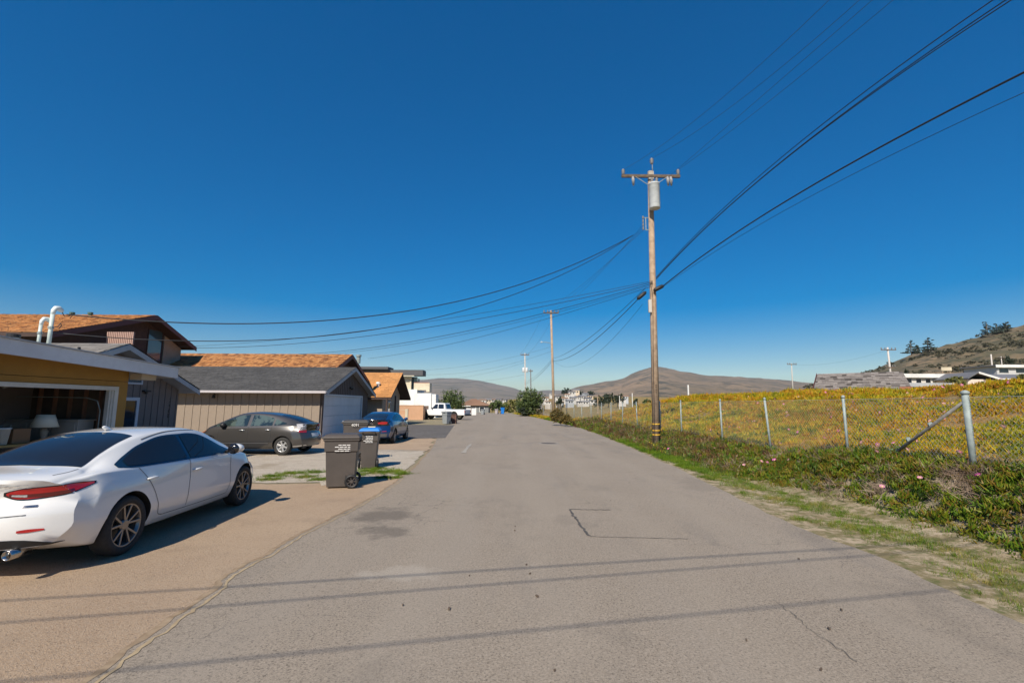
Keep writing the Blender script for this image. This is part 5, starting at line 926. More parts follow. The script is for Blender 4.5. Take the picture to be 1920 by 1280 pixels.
for u, v0, v1, y, lab in ((1291, 748, 722, 70, 'white post standing on the ice plant crest'), (1186, 765, 737, 150, 'white post beside the round dark bush in the field'), (1162, 766, 742, 170, 'short white post left of the round dark bush'), (1121, 772, 744, 120, 'thin timber post beyond the chain link fence')):
    p = YP(u, v0, y); q = YP(u, v1, y); zb = float(terr(p.x, y)); T = thing('post', lab, 'post', (p.x, y, zb)); wd = .18 if y < 200 else .2; MB().bb((-wd / 2, -wd / 2, -.2), (wd / 2, wd / 2, q.z - zb)).build('shaft', WHITE if y != 120 else WOODPOLE, T); MB().bb((-wd * .6, -wd * .6, q.z - zb + .002), (wd * .6, wd * .6, q.z - zb + .05)).build('cap', WHITE if y != 120 else WOODPOLE, T)
# wires from pole 1 towards the viewer's right (to the pole beside the camera)
def through(a, end, u, v):
    """sag so that the wire a->end meets the sight line (u,v): intersect in plan, solve height"""
    d = ray(u, v); a = Vector(a); e = Vector(end); D = e - a
    # a + t D = k d (xy)
    det = D.x * (-d.y) + d.x * D.y; t = (-a.x * (-d.y) - d.x * (-a.y) * -1) / det if False else None
    A = np.array([[D.x, -d.x], [D.y, -d.y]]); t, k = np.linalg.solve(A, np.array([-a.x, -a.y])); z = CAM.z + k * d.z; zl_ = a.z + t * D.z
    return float((zl_ - z) / (4 * t * (1 - t))) if 0.03 < t < .97 else 0.0
base1 = Vector(pole1.location)
hv = [(base1 + Vector((xl + .08, -.13, za + .30)), Vector((-1.1, 0, 10.95)), 'thin high wire from the left crossarm insulator, leaving at top right', (1555, 0)), (base1 + Vector((ca.x + .06, -.1, za + .88)), Vector((-.3, 0, 10.95)), 'thin high wire from the pole top insulator, leaving at top right', (1612, 0)), (base1 + Vector((xr2 - .08, -.13, za + .30)), Vector((1.1, 0, 10.95)), 'thin high wire from the right crossarm insulator, leaving at top right', (1675, 0)), (base1 + Vector((ca.x + .72, -.2, za - .1)), Vector((.5, 0, 10.5)), 'thin high wire from beneath the right crossarm, leaving at top right', (1636, 0))]
P0v = P0.copy()
for a_, off, lab, (u, v) in hv:
    e_ = P0v + off; wire('utility_wire', lab, a_, e_, max(-.5, min(2.5, through(a_, e_, u, v))), .006)
zs_ = zof(521, 1236); att = Vector((xof(1229, 524), PY - .1, zs_))
for (u, v), oz, ox, lab in (((1862, 0), 7.3, -.15, 'upper black cable of the three running from mid pole to the top right corner'), ((1884, 0), 7.15, -.05, 'middle black cable of the three running from mid pole to the top right corner'), ((1892, 0), 7.0, .05, 'lower black cable of the three running from mid pole to the top right corner')):
    e_ = P0v + Vector((ox, .1, oz)); wire('utility_wire', lab, att + Vector((0, 0, -.03 * (7.3 - oz) * 10)), e_, through(att, e_, u, v), .012, BLKPL)
att2 = Vector((xof(1242, 537), PY - .25, zof(537, 1242))); e_ = P0v + Vector((.1, .1, 5.6)); wire('utility_wire', 'thick black communication cable running from mid pole to the right edge', att2, e_, through(att2, e_, 1920, 136), .022, BLKPL)
e_ = P0v + Vector((.25, .1, 5.2)); wire('utility_wire', 'thin cable just below the thick communication cable at right', att2 + Vector((0, 0, -.05)), e_, through(att2, e_, 1920, 172), .007, BLKPL)
# forward wires to pole 2
tp2 = b2 + t2
for i, (a_, dx, lab) in enumerate(((base1 + Vector((xl + .08, -.13, za + .3)), -.8, 'left'), (base1 + Vector((ca.x + .06, -.1, za + .88)), 0, 'middle'), (base1 + Vector((xr2 - .08, -.13, za + .3)), .8, 'right'))): wire('utility_wire', lab + ' high wire running on from the transformer pole to the lamp pole', base1 + Vector((fx2 - .38, -.05, zk0 + .12 * i)), tp2 + Vector((dx, 0, -.1)), .35, .006)
c2 = b2 + t2 * .54
wire('utility_wire', 'upper black cable drooping from the transformer pole to the lamp pole', YP(1210, 540, PY - .2), c2 + Vector((0, 0, .25)), .55, .012, BLKPL); wire('utility_wire', 'lower black cable drooping from the transformer pole to the lamp pole', YP(1196, 561, PY - .2), c2, .75, .016, BLKPL); wire('utility_wire', 'faint slack cable below the drooping black cables', YP(1205, 570, PY - .2), c2 + Vector((0, 0, .1)), 1.6, .006, BLKPL)
c3 = b3 + t3 * .5; wire('utility_wire', 'upper cable from the lamp pole to the twin transformer pole', c2 + Vector((0, 0, .2)), c3 + Vector((0, 0, .3)), .4, .014, BLKPL); wire('utility_wire', 'lower cable from the lamp pole to the twin transformer pole', c2, c3, .5, .018, BLKPL)
for dx, nm in ((-.7, 'left'), (.7, 'right')): wire('utility_wire', nm + ' high wire from the lamp pole to the twin transformer pole', tp2 + Vector((dx, 0, .05)), b3 + t3 + Vector((dx, 0, 0)), .5, .008)
# service drops to the houses on the left
rack = base1 + Vector((fx2 - .42, -.05, zk0 + .05)); m1t = Vector(M1.location) + Vector((0, .35, (XP(118, 588, XW - .5).z - M1.location.z)))
wire('utility_wire', 'twisted service cable from the pole rack to the taller mast on the left', YP(1187, 441, PY), m1t, 1.55, .016, BLKPL, 44); m2t = Vector(M2.location) + Vector((0, .25, (XP(90, 622, XW - .6).z - M2.location.z)))
wire('utility_wire', 'second service cable just below the twisted one, to the shorter mast', YP(1184, 443, PY), m2t, 1.75, .012, BLKPL, 44)
lp = Vector((xof(1222, 528), PY - .15, zof(528))); 
for k, (tg, sg, r_, lab) in enumerate(((YP(330, 650, 31), .55, .009, 'upper thin cable from mid pole to the tall brown house'), (YP(360, 652, 31.5), .75, .013, 'thicker cable from mid pole to the tall brown house'), (YP(560, 664, 35), .62, .013, 'cable from mid pole to the shake-roofed house'), (YP(480, 668, 33), .9, .007, 'thin slack cable to the shake-roofed house'), (YP(690, 672, 42), .45, .010, 'cable from mid pole to the orange gable cottage'))):
    wire('utility_wire', lab, lp + Vector((0, 0, -.06 * k)), tg, sg, r_, BLKPL, 36)
for k, (tg, lab) in enumerate(((YP(700, 693, 60), 'upper faint wire from the lamp pole to the modern house'), (YP(760, 700, 60), 'lower faint wire from the lamp pole to the modern house'))): wire('utility_wire', lab, c2 + Vector((0, 0, 1.6 - .5 * k)), tg, 1.0, .008)
for k, (tg, lab) in enumerate(((YP(800, 712, 95), 'upper faint wire from the twin transformer pole to the left'), (YP(770, 716, 95), 'lower faint wire from the twin transformer pole to the left'))): wire('utility_wire', lab, b3 + t3 * (.85 - .2 * k), tg, .8, .012)
wire('utility_wire', 'faint wire between the two poles among the right houses', b6 + t6 * .97, b5_ + t5 * .95, .8, .008)
# three service drops crossing the street overhead; their shadows cross the asphalt
for k, (s0, s1, h0, h1, r_, lab) in enumerate((((0, 1120), (1640, 1020), 5.2, 6.6, .0115, 'overhead cable casting the upper shadow line across the road'), ((0, 1160), (1640, 1035), 5.0, 6.5, .010, 'overhead cable casting the middle shadow line across the road'), ((180, 1250), (1900, 1085), 4.8, 6.4, .009, 'overhead cable casting the lowest shadow line across the road'))):
    a_ = GP(*s0); b_ = GP(*s1); sx, sy = SUN.x / SUN.z, SUN.y / SUN.z; A_ = Vector((a_.x + sx * h0, a_.y + sy * h0, h0)); B_ = Vector((b_.x + sx * h1, b_.y + sy * h1, h1)); D_ = B_ - A_
    wire('utility_wire', lab, A_ - D_ * .75, B_ + D_ * ((P0.x - B_.x) / D_.x), .12, r_, BLKPL, 24, 'wires over the street behind the view')

# ------------------------------------------------------------------ chain link fence
FX = 7.4
posts = [(1820, 866, 1810, 743), (1588, 842, 1581, 746), (1455, 845, 1440, 750), (1356, 830, 1351, 752), (1280, 817, 1276, 755)]
fy = [XP(p[2], p[3], FX).y for p in posts] ; fz = [XP(p[2], p[3], FX).z for p in posts]
fy2 = fy[-1]; ys_f = list(fy)
for u in (1236, 1194, 1166, 1145, 1127, 1108, 1091, 1078): ys_f.append(XP(u, 757, FX).y)
while ys_f[-1] < 88: ys_f.append(ys_f[-1] + 4.4)
ztopf = lambda y: 2.02 - .0018 * (y - 7)
fxx = lambda y: FX - 5.2 * float(sst(52, 96, y))
T = thing('chain_link_fence', 'galvanised chain link fence with leaning posts along the ice plant bank', 'fence', (FX, fy[0], float(terr(FX, fy[0])))); FN = T
def fp(y, z): return (fxx(y), y, z)
for i, y in enumerate(ys_f):
    r_ = .048 if i == 0 else .030; zb = float(terr(fxx(y), y)) - .15; lean = [0, 0, -.10, -.02, .0][i] if i < 5 else random.uniform(-.06, .06); h_ = ztopf(y) + (.02 if i == 0 else 0) - (.35 if i == 11 else 0)
    b = MB(); b.tube([(fxx(y) - lean * .2, y - lean * .3, zb), (fxx(y) + lean, y, h_)], r_, 12); bw(b, 'post', GALV, T, True)
    b = MB(); b.lathe([(r_ * 1.25, -.01), (r_ * 1.25, .03), (r_ * .5, .055)], (fxx(y) + lean, y, h_), n=12); bw(b, 'post_cap', GALV, T, True)
b = MB(); b.tube([(FX - .02, fy[0] + .03, ztopf(fy[0]) - .12), tuple(XP(1652, 858, FX - .02) + Vector((0, 0, -.1)))], .026, 10); bw(b, 'brace', RUSTY, T, True)
for f in (.35, .62, .85):
    a_ = Vector((FX - .02, fy[0] + .03, ztopf(fy[0]) - .12)).lerp(XP(1652, 858, FX - .02), f); b = MB(); b.lathe([(.042, -.012), (.042, .012)], a_, 'Y', 10); bw(b, 'tie', GALV, T)
ally = [fy[0] - 6.4, fy[0] - 3.2] + ys_f
for i in range(len(ally) - 1):
    y0_, y1_ = ally[i], ally[i + 1]
    if y1_ - y0_ < .3 or y0_ > 62: continue
    b = MB(); z0_ = float(min(terr(FX, y0_), terr(FX, y1_))) + .02; z1_ = ztopf((y0_ + y1_) / 2) - .05; H_ = z1_ - z0_; st_ = .092 if y0_ < 16 else (.13 if y0_ < 30 else .28); rw = .0026 if y0_ < 16 else (.0022 if y0_ < 30 else .004)
    for s in (-1, 1):
        y = y0_ - H_
        while y < y1_ + H_:
            pa = [y, z0_] if s > 0 else [y + H_, z0_]; pb = [y + H_, z1_] if s > 0 else [y, z1_]
            # clip to the bay
            (ya, za_), (yb, zb_) = sorted((tuple(pa), tuple(pb)))
            def zat(t): return za_ + (zb_ - za_) * (t - ya) / (yb - ya)
            lo_, hi_ = max(ya, y0_), min(yb, y1_)
            if hi_ - lo_ > .02: b.tube([fp(lo_, zat(lo_)), fp(hi_, zat(hi_))], rw, 3, False)
            y += st_
    b.tube([fp(y0_, z1_ + .01), fp(y1_, z1_ + .01)], rw * 1.6, 4, False); o = bw(b, 'wire_mesh', MESHW, T); o['kind'] = 'stuff'
# wooden fence further on
a_ = GP(1034, 779); b_ = GP(998, 775); T = thing('board_fence', 'weathered board fence behind the roadside tree', 'fence', (a_.x, 62, 0)); BF = mat('weathered_boards', (.36, .27, .18), .85, (.26, .19, .13), 5, island=.1)
n_ = 26
for i in range(n_):
    f = i / (n_ - 1); x = 6.4 + (3.6 - 6.4) * f; y = 62 + 26 * f; b = MB(); b.box((x, y, .95), (.05, .95, 1.9 + random.uniform(-.03, .03)), -.107); bw(b, 'board', BF, T)

# ------------------------------------------------------------------ scattered plants (instances)
def gn_scatter(name, pts, rot, scl, idx, variants, label, cat):
    col = bpy.data.collections.new(name + '_sources')
    for i, me in enumerate(variants): col.objects.link(bpy.data.objects.new('%s_source_%02d' % (name, i), me))
    me = bpy.data.meshes.new(name); N = len(pts); me.vertices.add(N); me.vertices.foreach_set('co', np.asarray(pts, np.float32).ravel())
    for nm, ty, arr, key in (('rot', 'FLOAT_VECTOR', rot, 'vector'), ('scl', 'FLOAT', scl, 'value'), ('idx', 'INT', idx, 'value')):
        a = me.attributes.new(nm, ty, 'POINT'); a.data.foreach_set(key, np.asarray(arr, np.int32 if ty == 'INT' else np.float32).ravel())
    o = addobj(name, me); ng = bpy.data.node_groups.new(name, 'GeometryNodeTree'); ng.interface.new_socket('Geometry', in_out='INPUT', socket_type='NodeSocketGeometry'); ng.interface.new_socket('Geometry', in_out='OUTPUT', socket_type='NodeSocketGeometry')
    N_ = ng.nodes.new; gi = N_('NodeGroupInput'); go = N_('NodeGroupOutput'); iop = N_('GeometryNodeInstanceOnPoints'); ci = N_('GeometryNodeCollectionInfo'); ci.inputs['Collection'].default_value = col; ci.inputs['Separate Children'].default_value = True; ci.inputs['Reset Children'].default_value = True
    def na(nm, ty): q = N_('GeometryNodeInputNamedAttribute'); q.data_type = ty; q.inputs['Name'].default_value = nm; return q.outputs['Attribute']
    L = ng.links.new; L(gi.outputs[0], iop.inputs['Points']); L(ci.outputs[0], iop.inputs['Instance']); iop.inputs['Pick Instance'].default_value = True; L(na('idx', 'INT'), iop.inputs['Instance Index']); L(na('rot', 'FLOAT_VECTOR'), iop.inputs['Rotation']); L(na('scl', 'FLOAT'), iop.inputs['Scale']); L(iop.outputs[0], go.inputs[0])
    m = o.modifiers.new('scatter', 'NODES'); m.node_group = ng; return tag(o, label, cat, kind='stuff')
def leafy(name, n, m, spread, length, rad, seed, up=.55, seg=3, flat=False, hgt=.0, bend=.5):
    r = random.Random(seed); mb = MB()
    for _ in range(n):
        a = r.uniform(0, 6.283); rr = spread * math.sqrt(r.random()); p = Vector((math.cos(a) * rr, math.sin(a) * rr, r.uniform(-.02, hgt))); b = r.uniform(0, 6.283); el = r.gauss(up, .25) * math.pi / 2; L = length * r.uniform(.6, 1.25); w = rad * r.uniform(.8, 1.2)
        d = Vector((math.cos(b) * math.cos(el), math.sin(b) * math.cos(el), math.sin(el))); pts = []; q = p.copy()
        for k in range(seg + 1): pts.append(q.copy()); q = q + d * (L / seg); d = (d + Vector((0, 0, bend / seg))).normalized()
        if flat:
            sd_ = Vector((-math.sin(b), math.cos(b), 0)); vs_ = []
            for k, z in enumerate(pts): ww = w * (1 - k / seg) + w * .08; vs_ += [z - sd_ * ww, z + sd_ * ww]
            mb.add(vs_, [(2 * k, 2 * k + 1, 2 * k + 3, 2 * k + 2) for k in range(seg)])
        else: mb.tube(pts, [w * (1 - .75 * (k / seg) ** 2) for k in range(seg + 1)], 3, True)
    return mb.mesh(name, m)
def m_plant(name, cols, s=.5, seed=0, rough=.5, sub=0.):
    a = NT(name); oi = a.n('ShaderNodeObjectInfo').outputs['Random']; g = a.n('ShaderNodeNewGeometry').outputs['Random Per Island']
    f = a.math('ADD', a.rng(a.noise(s, 4, .6, a.mapping(loc=(seed * 3.7, seed * 1.9, 0))), .32, .68), a.math('MULTIPLY', a.math('SUBTRACT', oi, .5), .7)); f = a.math('ADD', f, a.math('MULTIPLY', a.math('SUBTRACT', g, .5), .45))
    cr = a.n('ShaderNodeValToRGB'); a.inp(cr.inputs[0], f); e = cr.color_ramp.elements
    for i, c in enumerate(cols):
        x = i / (len(cols) - 1)
        if i == 0: e[0].position = 0; e[0].color = (*c, 1)
        elif i == len(cols) - 1: e[-1].position = 1; e[-1].color = (*c, 1)
        else: q = e.new(x); q.color = (*c, 1)
    a.b.inputs['Specular IOR Level'].default_value = .18; a.b.inputs['Subsurface Weight'].default_value = 0
    return a.fin(cr.outputs[0], rough)
IP_BACK = m_plant('ice_plant_golden', [(.09, .12, .006), (.19, .20, .007), (.34, .28, .008), (.44, .30, .009), (.43, .21, .010), (.34, .12, .018), (.17, .17, .008)], .38, 1)
IP_FRONT = m_plant('ice_plant_green', [(.018, .034, .006), (.045, .09, .007), (.085, .145, .008), (.15, .165, .010), (.17, .095, .018), (.05, .09, .008)], 1.1, 2)
IP_RED = m_plant('ice_plant_russet', [(.05, .035, .018), (.11, .045, .025), (.14, .08, .03), (.09, .10, .025), (.06, .08, .02)], .9, 3)
DEADST = m_plant('dead_stem', [(.10, .065, .045), (.22, .155, .11), (.34, .26, .19)], 3, 4, .8)
GRASSM = m_plant('verge_grass', [(.10, .13, .012), (.075, .14, .010), (.12, .17, .014), (.20, .18, .03), (.28, .22, .06)], 1.6, 5, .6); GRASSD = m_plant('lush_grass', [(.055, .11, .006), (.09, .16, .008), (.15, .20, .010)], 1.2, 6, .6)
PINK = mat('pink_petal', (.62, .10, .40), .6, island=.25); PINKC = mat('flower_centre', (.75, .6, .25), .7); YFL = mat('yellow_petal', (.75, .62, .03), .6)
v_back = [leafy('golden_tuft', 34, IP_BACK, .15, .085, .0075, 10 + i, .62) for i in range(4)]
v_front = [leafy('green_tuft', 34, IP_FRONT, .13, .075, .009, 20 + i, .6, hgt=.03) for i in range(3)]; v_red = [leafy('russet_tuft', 28, IP_RED, .14, .09, .008, 30 + i, .6, hgt=.03) for i in range(2)]
v_dead = [leafy('dead_stems', 16, DEADST, .12, .17, .0035, 40 + i, .25, 4, hgt=.06, bend=-.2) for i in range(2)]
v_grass = [leafy('grass_tuft', 40, GRASSM, .09, .055, .0022, 50 + i, .5, 3, True, bend=-.3) for i in range(3)]; v_lush = [leafy('lush_tuft', 44, GRASSD, .10, .09, .003, 60 + i, .6, 3, True, bend=-.3) for i in range(2)]
def flower(m, mc, r_, n=14):
    b = MB()
    for k in range(n): a = 2 * math.pi * k / n; c, s = math.cos(a), math.sin(a); c2_, s2 = math.cos(a + .18), math.sin(a + .18); c3_, s3 = math.cos(a - .18), math.sin(a - .18); b.add([(c * .2 * r_, s * .2 * r_, .012), (c2_ * .75 * r_, s2 * .75 * r_, .02), (c * r_, s * r_, .028), (c3_ * .75 * r_, s3 * .75 * r_, .02)], [(0, 1, 2, 3)])
    b.lathe([(.3 * r_, .010), (.28 * r_, .020), (.05 * r_, .026)], n=8, mi=1); return b.mesh('flower', [m, mc])
def field(fx0, fx1, y0, y1, dens, smin=1., grow=.045, amax=1.16, zoff=0., seed=0):
    r = np.random.default_rng(seed); P = []
    yy = y0
    while yy < y1:
        sc = max(1., 1 + (yy - 10) * grow); dy = .5; x0, x1 = fx0(yy), min(fx1(yy), amax * yy + 1.2)
        if x1 > x0:
            n = r.poisson(dens / sc ** 2 * dy * (x1 - x0)); x = r.uniform(x0, x1, n); y = r.uniform(yy, yy + dy, n); P.append(np.stack([x, y, terr(x, y) + zoff, r.uniform(.75, 1.3, n) * sc * smin], 1))
        yy += dy
    return np.concatenate(P)
def noise2(x, y, s, ph): return .5 + .25 * (np.sin(x * s + ph) * np.cos(y * s * .83 + ph * 2.1) + np.sin((x + y) * s * .61 + ph * .7) + .6 * np.sin(x * s * 2.3 - y * s * 1.7 + ph))
def rots(n, tilt, seed): r = np.random.default_rng(seed); return np.stack([r.normal(0, tilt, n), r.normal(0, tilt, n), r.uniform(0, 6.28, n)], 1)
A = field(lambda y: 7.45, lambda y: 16.0, 3, 58, 105, seed=1); n = len(A)
mat_ = noise2(A[:, 0], A[:, 1], 1.6, 3.3) * .5 + noise2(A[:, 0], A[:, 1], 3.7, .9) * .5; keep = RNG.random(n) < np.clip(.5 + (mat_ - .3) * 1.8, .45, 1); A = A[keep]; mat_ = mat_[keep]; n = len(A); A[:, 3] *= .65 + mat_ * .6; A[:, 2] += (mat_ - .5) * .14
gn_scatter('ice_plant_slope', A[:, :3], rots(n, .22, 1), A[:, 3], RNG.integers(0, 4, n), v_back, 'golden and orange ice plant covering the slope behind the fence', 'ice plant')
A = field(lambda y: float(footx(y)) - .05, lambda y: 7.52, 1.5, 46, 105, seed=2); n = len(A); edge = np.clip((A[:, 0] - footx(A[:, 1])) / .5, 0, 1); keep = RNG.random(n) < .25 + .75 * edge; A = A[keep]; n = len(A)
A[:, 2] += .10 * RNG.random(n) * np.clip((A[:, 0] - 6.3) / .6, 0, 1)
red = sst(11, 17, A[:, 1]) * .62; pr2 = RNG.random(n); nz = noise2(A[:, 0], A[:, 1], 2.2, .4); dead = ((nz > .66) & (RNG.random(n) < .65) | (RNG.random(n) < .07)) & (RNG.random(n) > .75 * sst(9, 14, A[:, 1]))
ix = np.where(dead, RNG.integers(5, 7, n), np.where(pr2 < red, RNG.integers(3, 5, n), RNG.integers(0, 3, n)))
gn_scatter('ice_plant_bank', A[:, :3], rots(n, .35, 2), A[:, 3], ix, v_front + v_red + v_dead, 'dark green and russet ice plant with dead stems on the roadside bank', 'ice plant')
rx = lambda y: float(np.interp(y, Rs[:70, 1], Rs[:70, 0]))
A = field(lambda y: rx(y) + .15, lambda y: float(footx(y)) + .25, 2.5, 60, 330, .9, .05, seed=3); n = len(A); t_ = (A[:, 0] - np.interp(A[:, 1], Rs[:70, 1], Rs[:70, 0])) / (footx(A[:, 1]) - np.interp(A[:, 1], Rs[:70, 1], Rs[:70, 0])); nz = noise2(A[:, 0], A[:, 1], 4.3, 1.1) * .6 + noise2(A[:, 0], A[:, 1], 9, 2.) * .4
keep = RNG.random(n) < np.clip((t_ - .24) * 2.2 + (nz - .47) * 2.4 + .4 * sst(10, 14, A[:, 1]), 0, 1); A = A[keep]; n = len(A); lush = RNG.random(n) < sst(11, 17, A[:, 1]) * .9 + .08; ix = np.where(lush, RNG.integers(3, 5, n), RNG.integers(0, 3, n))
A[:, 2] += .005; gn_scatter('verge_grass', A[:, :3], rots(n, .2, 3), A[:, 3], ix, v_grass + v_lush, 'patchy short grass between the road edge and the bank', 'grass')
yy_ = RNG.uniform(44, 94, 2600); ok_ = Rs[:, 1] < 97; x0_ = np.interp(yy_, Rs[ok_][:, 1], Rs[ok_][:, 0]); w2_ = np.where(yy_ < 60, 2.0, 1.6) * (1 - .5 * sst(60, 94, yy_)); A = np.stack([x0_ + .25 + RNG.random(2600) ** .8 * w2_, yy_, np.full(2600, .02), RNG.uniform(1.6, 3.0, 2600)], 1); A[:, 2] = np.maximum(0, terr(A[:, 0], A[:, 1])) + .01; far_t = (A[:, 0] - x0_) / (w2_ + .25); ix = np.where(RNG.random(2600) < far_t * .8, RNG.integers(0, 4, 2600), RNG.integers(4, 6, 2600))
gn_scatter('far_verge_growth', A[:, :3], rots(2600, .2, 13), A[:, 3], ix, v_back + v_lush, 'yellow green growth along the far right road edge', 'ground cover')
# grass by the bins
def patchpts(uvs, n, rx_, ry_, seed):
    r = np.random.default_rng(seed); P = []
    for (u, v) in uvs: c = GP(u, v); P.append(np.stack([c.x + r.normal(0, rx_, n), c.y + r.normal(0, ry_, n), np.full(n, .012), r.uniform(.6, 1.1, n)], 1))
    return np.concatenate(P)
A = patchpts([(515, 893), (545, 888), (570, 895), (590, 886), (600, 900), (500, 900), (690, 884), (715, 887), (735, 884), (750, 889), (728, 896), (705, 880), (675, 890)], 60, .16, .12, 5); n = len(A); gn_scatter('yard_weeds', A[:, :3], rots(n, .2, 5), A[:, 3], RNG.integers(0, 5, n), v_grass + v_lush, 'low green weeds in the gravel around the bins', 'grass')
# flowers
r = np.random.default_rng(9); A = field(lambda y: 7.0, lambda y: 15.5, 5, 30, 2.6, seed=9); A[:, 2] += .11; A2 = field(lambda y: float(footx(y)) + .2, lambda y: 7.0, 4, 18, 1.6, seed=10); A2[:, 2] += .17; A = np.concatenate([A, A2]); n = len(A)
gn_scatter('ice_plant_flowers', A[:, :3], rots(n, .5, 9) + np.array([.5, -.2, 0]), r.uniform(.8, 1.3, n), RNG.integers(0, 2, n), [flower(PINK, PINKC, .042), flower(mat('pale_pink_petal', (.66, .28, .40), .6, island=.2), PINKC, .038)], 'scattered pink ice plant flowers', 'flowers')
c = Vector((PX, PY, 0)); A = np.stack([r.normal(PX - .3, .9, 70), r.normal(PY - .6, 1.0, 70), np.zeros(70), r.uniform(.8, 1.6, 70)], 1); A = A[(A[:, 0] > rx(PY) + .4)]; A[:, 2] = terr(A[:, 0], A[:, 1]) + .10; n = len(A)
gn_scatter('yellow_flowers', A[:, :3], rots(n, .4, 11), A[:, 3], np.zeros(n, int), [flower(YFL, YFL, .035, 8)], 'small yellow flowers around the foot of the transformer pole', 'flowers')

# ------------------------------------------------------------------ trees and bushes
def crown_mesh(name, blobs, n, size, m, seed, flatz=1.):
    r = np.random.default_rng(seed); V = []; w = np.array([b[1][0] * b[1][1] * b[1][2] for b in blobs]) ** .67; w /= w.sum()
    for (c, rad), k in zip(blobs, (w * n).astype(int)):
        nc = max(4, k // 22); d = r.normal(size=(nc, 3)); d /= np.linalg.norm(d, axis=1)[:, None]; rr = r.uniform(.55, 1.02, (nc, 1)); cc = d * rr
        pick = r.integers(0, nc, k); p = cc[pick] + r.normal(0, .13, (k, 3)); P = np.array(c) + p * np.array(rad)
        a = r.normal(size=(k, 3)); a /= np.linalg.norm(a, axis=1)[:, None]; b = np.cross(a, r.normal(size=(k, 3))); b /= np.linalg.norm(b, axis=1)[:, None]; s = size * r.uniform(.6, 1.4, (k, 1))
        V.append(np.stack([P - a * s, P + b * s * .45, P + a * s, P - b * s * .45], 1))
    V = np.concatenate(V); k = len(V); me = bpy.data.meshes.new(name); me.from_pydata(V.reshape(-1, 3).tolist(), [], np.arange(4 * k).reshape(k, 4).tolist()); me.materials.append(m); return me
def leafm(name, c1, c2): 
    a = NT(name); g = a.n('ShaderNodeNewGeometry').outputs['Random Per Island']; return a.fin(a.mix(g, c1, c2), .6)
LG = leafm('leaf_green', (.035, .06, .012), (.09, .12, .025)); LD = leafm('leaf_dark', (.014, .024, .010), (.035, .05, .018)); LO = leafm('leaf_orange', (.16, .09, .015), (.09, .09, .02)); LB = leafm('leaf_bluegreen', (.02, .035, .022), (.045, .065, .04)); LY = leafm('leaf_yellowgreen', (.09, .10, .02), (.17, .16, .03)); BARK = mat('bark', (.13, .10, .075), .9, (.09, .07, .05), 8)
def tree(name, label, loc, blobs, n, size, m, trunk=None, seed=0, group=None, cat='tree'):
    T = thing(name, label, cat, loc, 0, group); addobj('crown', crown_mesh('crown', blobs, n, size, m, seed), T); r = random.Random(seed)
    for tr in (trunk or []):
        top_ = Vector(tr[1]); b = MB(); b.tube([tr[0], Vector(tr[0]).lerp(top_, .5) + Vector((r.uniform(-.1, .1), 0, 0)), top_], [tr[2], tr[2] * .8, tr[2] * .5], 8)
        for k in range(4): bb_ = blobs[k % len(blobs)]; b.tube([top_ * .75 + Vector(tr[0]) * .25, Vector(bb_[0]) + Vector((r.uniform(-.4, .4) * bb_[1][0], r.uniform(-.4, .4) * bb_[1][1], r.uniform(-.1, .4) * bb_[1][2]))], [tr[2] * .5, tr[2] * .15], 6)
        b.build('trunk', BARK, T, True)
    return T
def px2(u, v, y): return YP(u, v, y)
def tree_px(name, label, u0, u1, vt, y, n, size, m, seed, zb=None, trunk=True, vb=None, depth=.8, group=None, cat='tree', lobes=6):
    l, r_ = YP(u0, vt, y), YP(u1, vt, y); cx_ = (l.x + r_.x) / 2; w = (r_.x - l.x) / 2; zb = float(terr(cx_, y)) if zb is None else zb; H_ = l.z - zb; rr = random.Random(seed); bl = []
    lo = H_ * (.12 if vb is None else 0)
    for k in range(lobes):
        a = 2 * math.pi * k / lobes + rr.uniform(-.3, .3); f = .5; bl.append(((math.cos(a) * w * f, math.sin(a) * w * f * depth, lo + (H_ - lo) * (rr.uniform(.38, .58) if k % 2 == 0 or vb is None else rr.uniform(.2, .3))), (w * .52, w * .52 * depth, (H_ - lo) * rr.uniform(.3, .4))))
    bl.append(((0, 0, lo + (H_ - lo) * .68), (w * .62, w * .6 * depth, (H_ - lo) * .32)))
    return tree(name, label, (cx_, y, zb), bl, n, size, m, [((0, 0, -.1), (0, 0, H_ * .6), max(.05, H_ * .03))] if trunk else None, seed, group, cat)
tree_px('round_tree', 'round dense green tree behind the pickup', 818, 872, 729, 84, 5000, .16, LG, 1, vb=1, lobes=8); tree_px('roadside_tree', 'bushy green tree in front of the twin transformer pole', 964, 1022, 727, 76, 6500, .15, LG, 2, vb=1, lobes=9)
tree_px('shrub', 'dark shrub at the foot of the roadside tree', 968, 990, 762, 74, 900, .10, LD, 3, cat='shrub'); tree_px('bush', 'orange and green bush at the base of the lamp pole', 1031, 1060, 765, 42, 3000, .07, LO, 4, trunk=False, cat='bush'); tree_px('bush', 'low orange bush right of the lamp pole bush', 1048, 1078, 775, 40, 2200, .07, LO, 5, trunk=False, cat='bush')
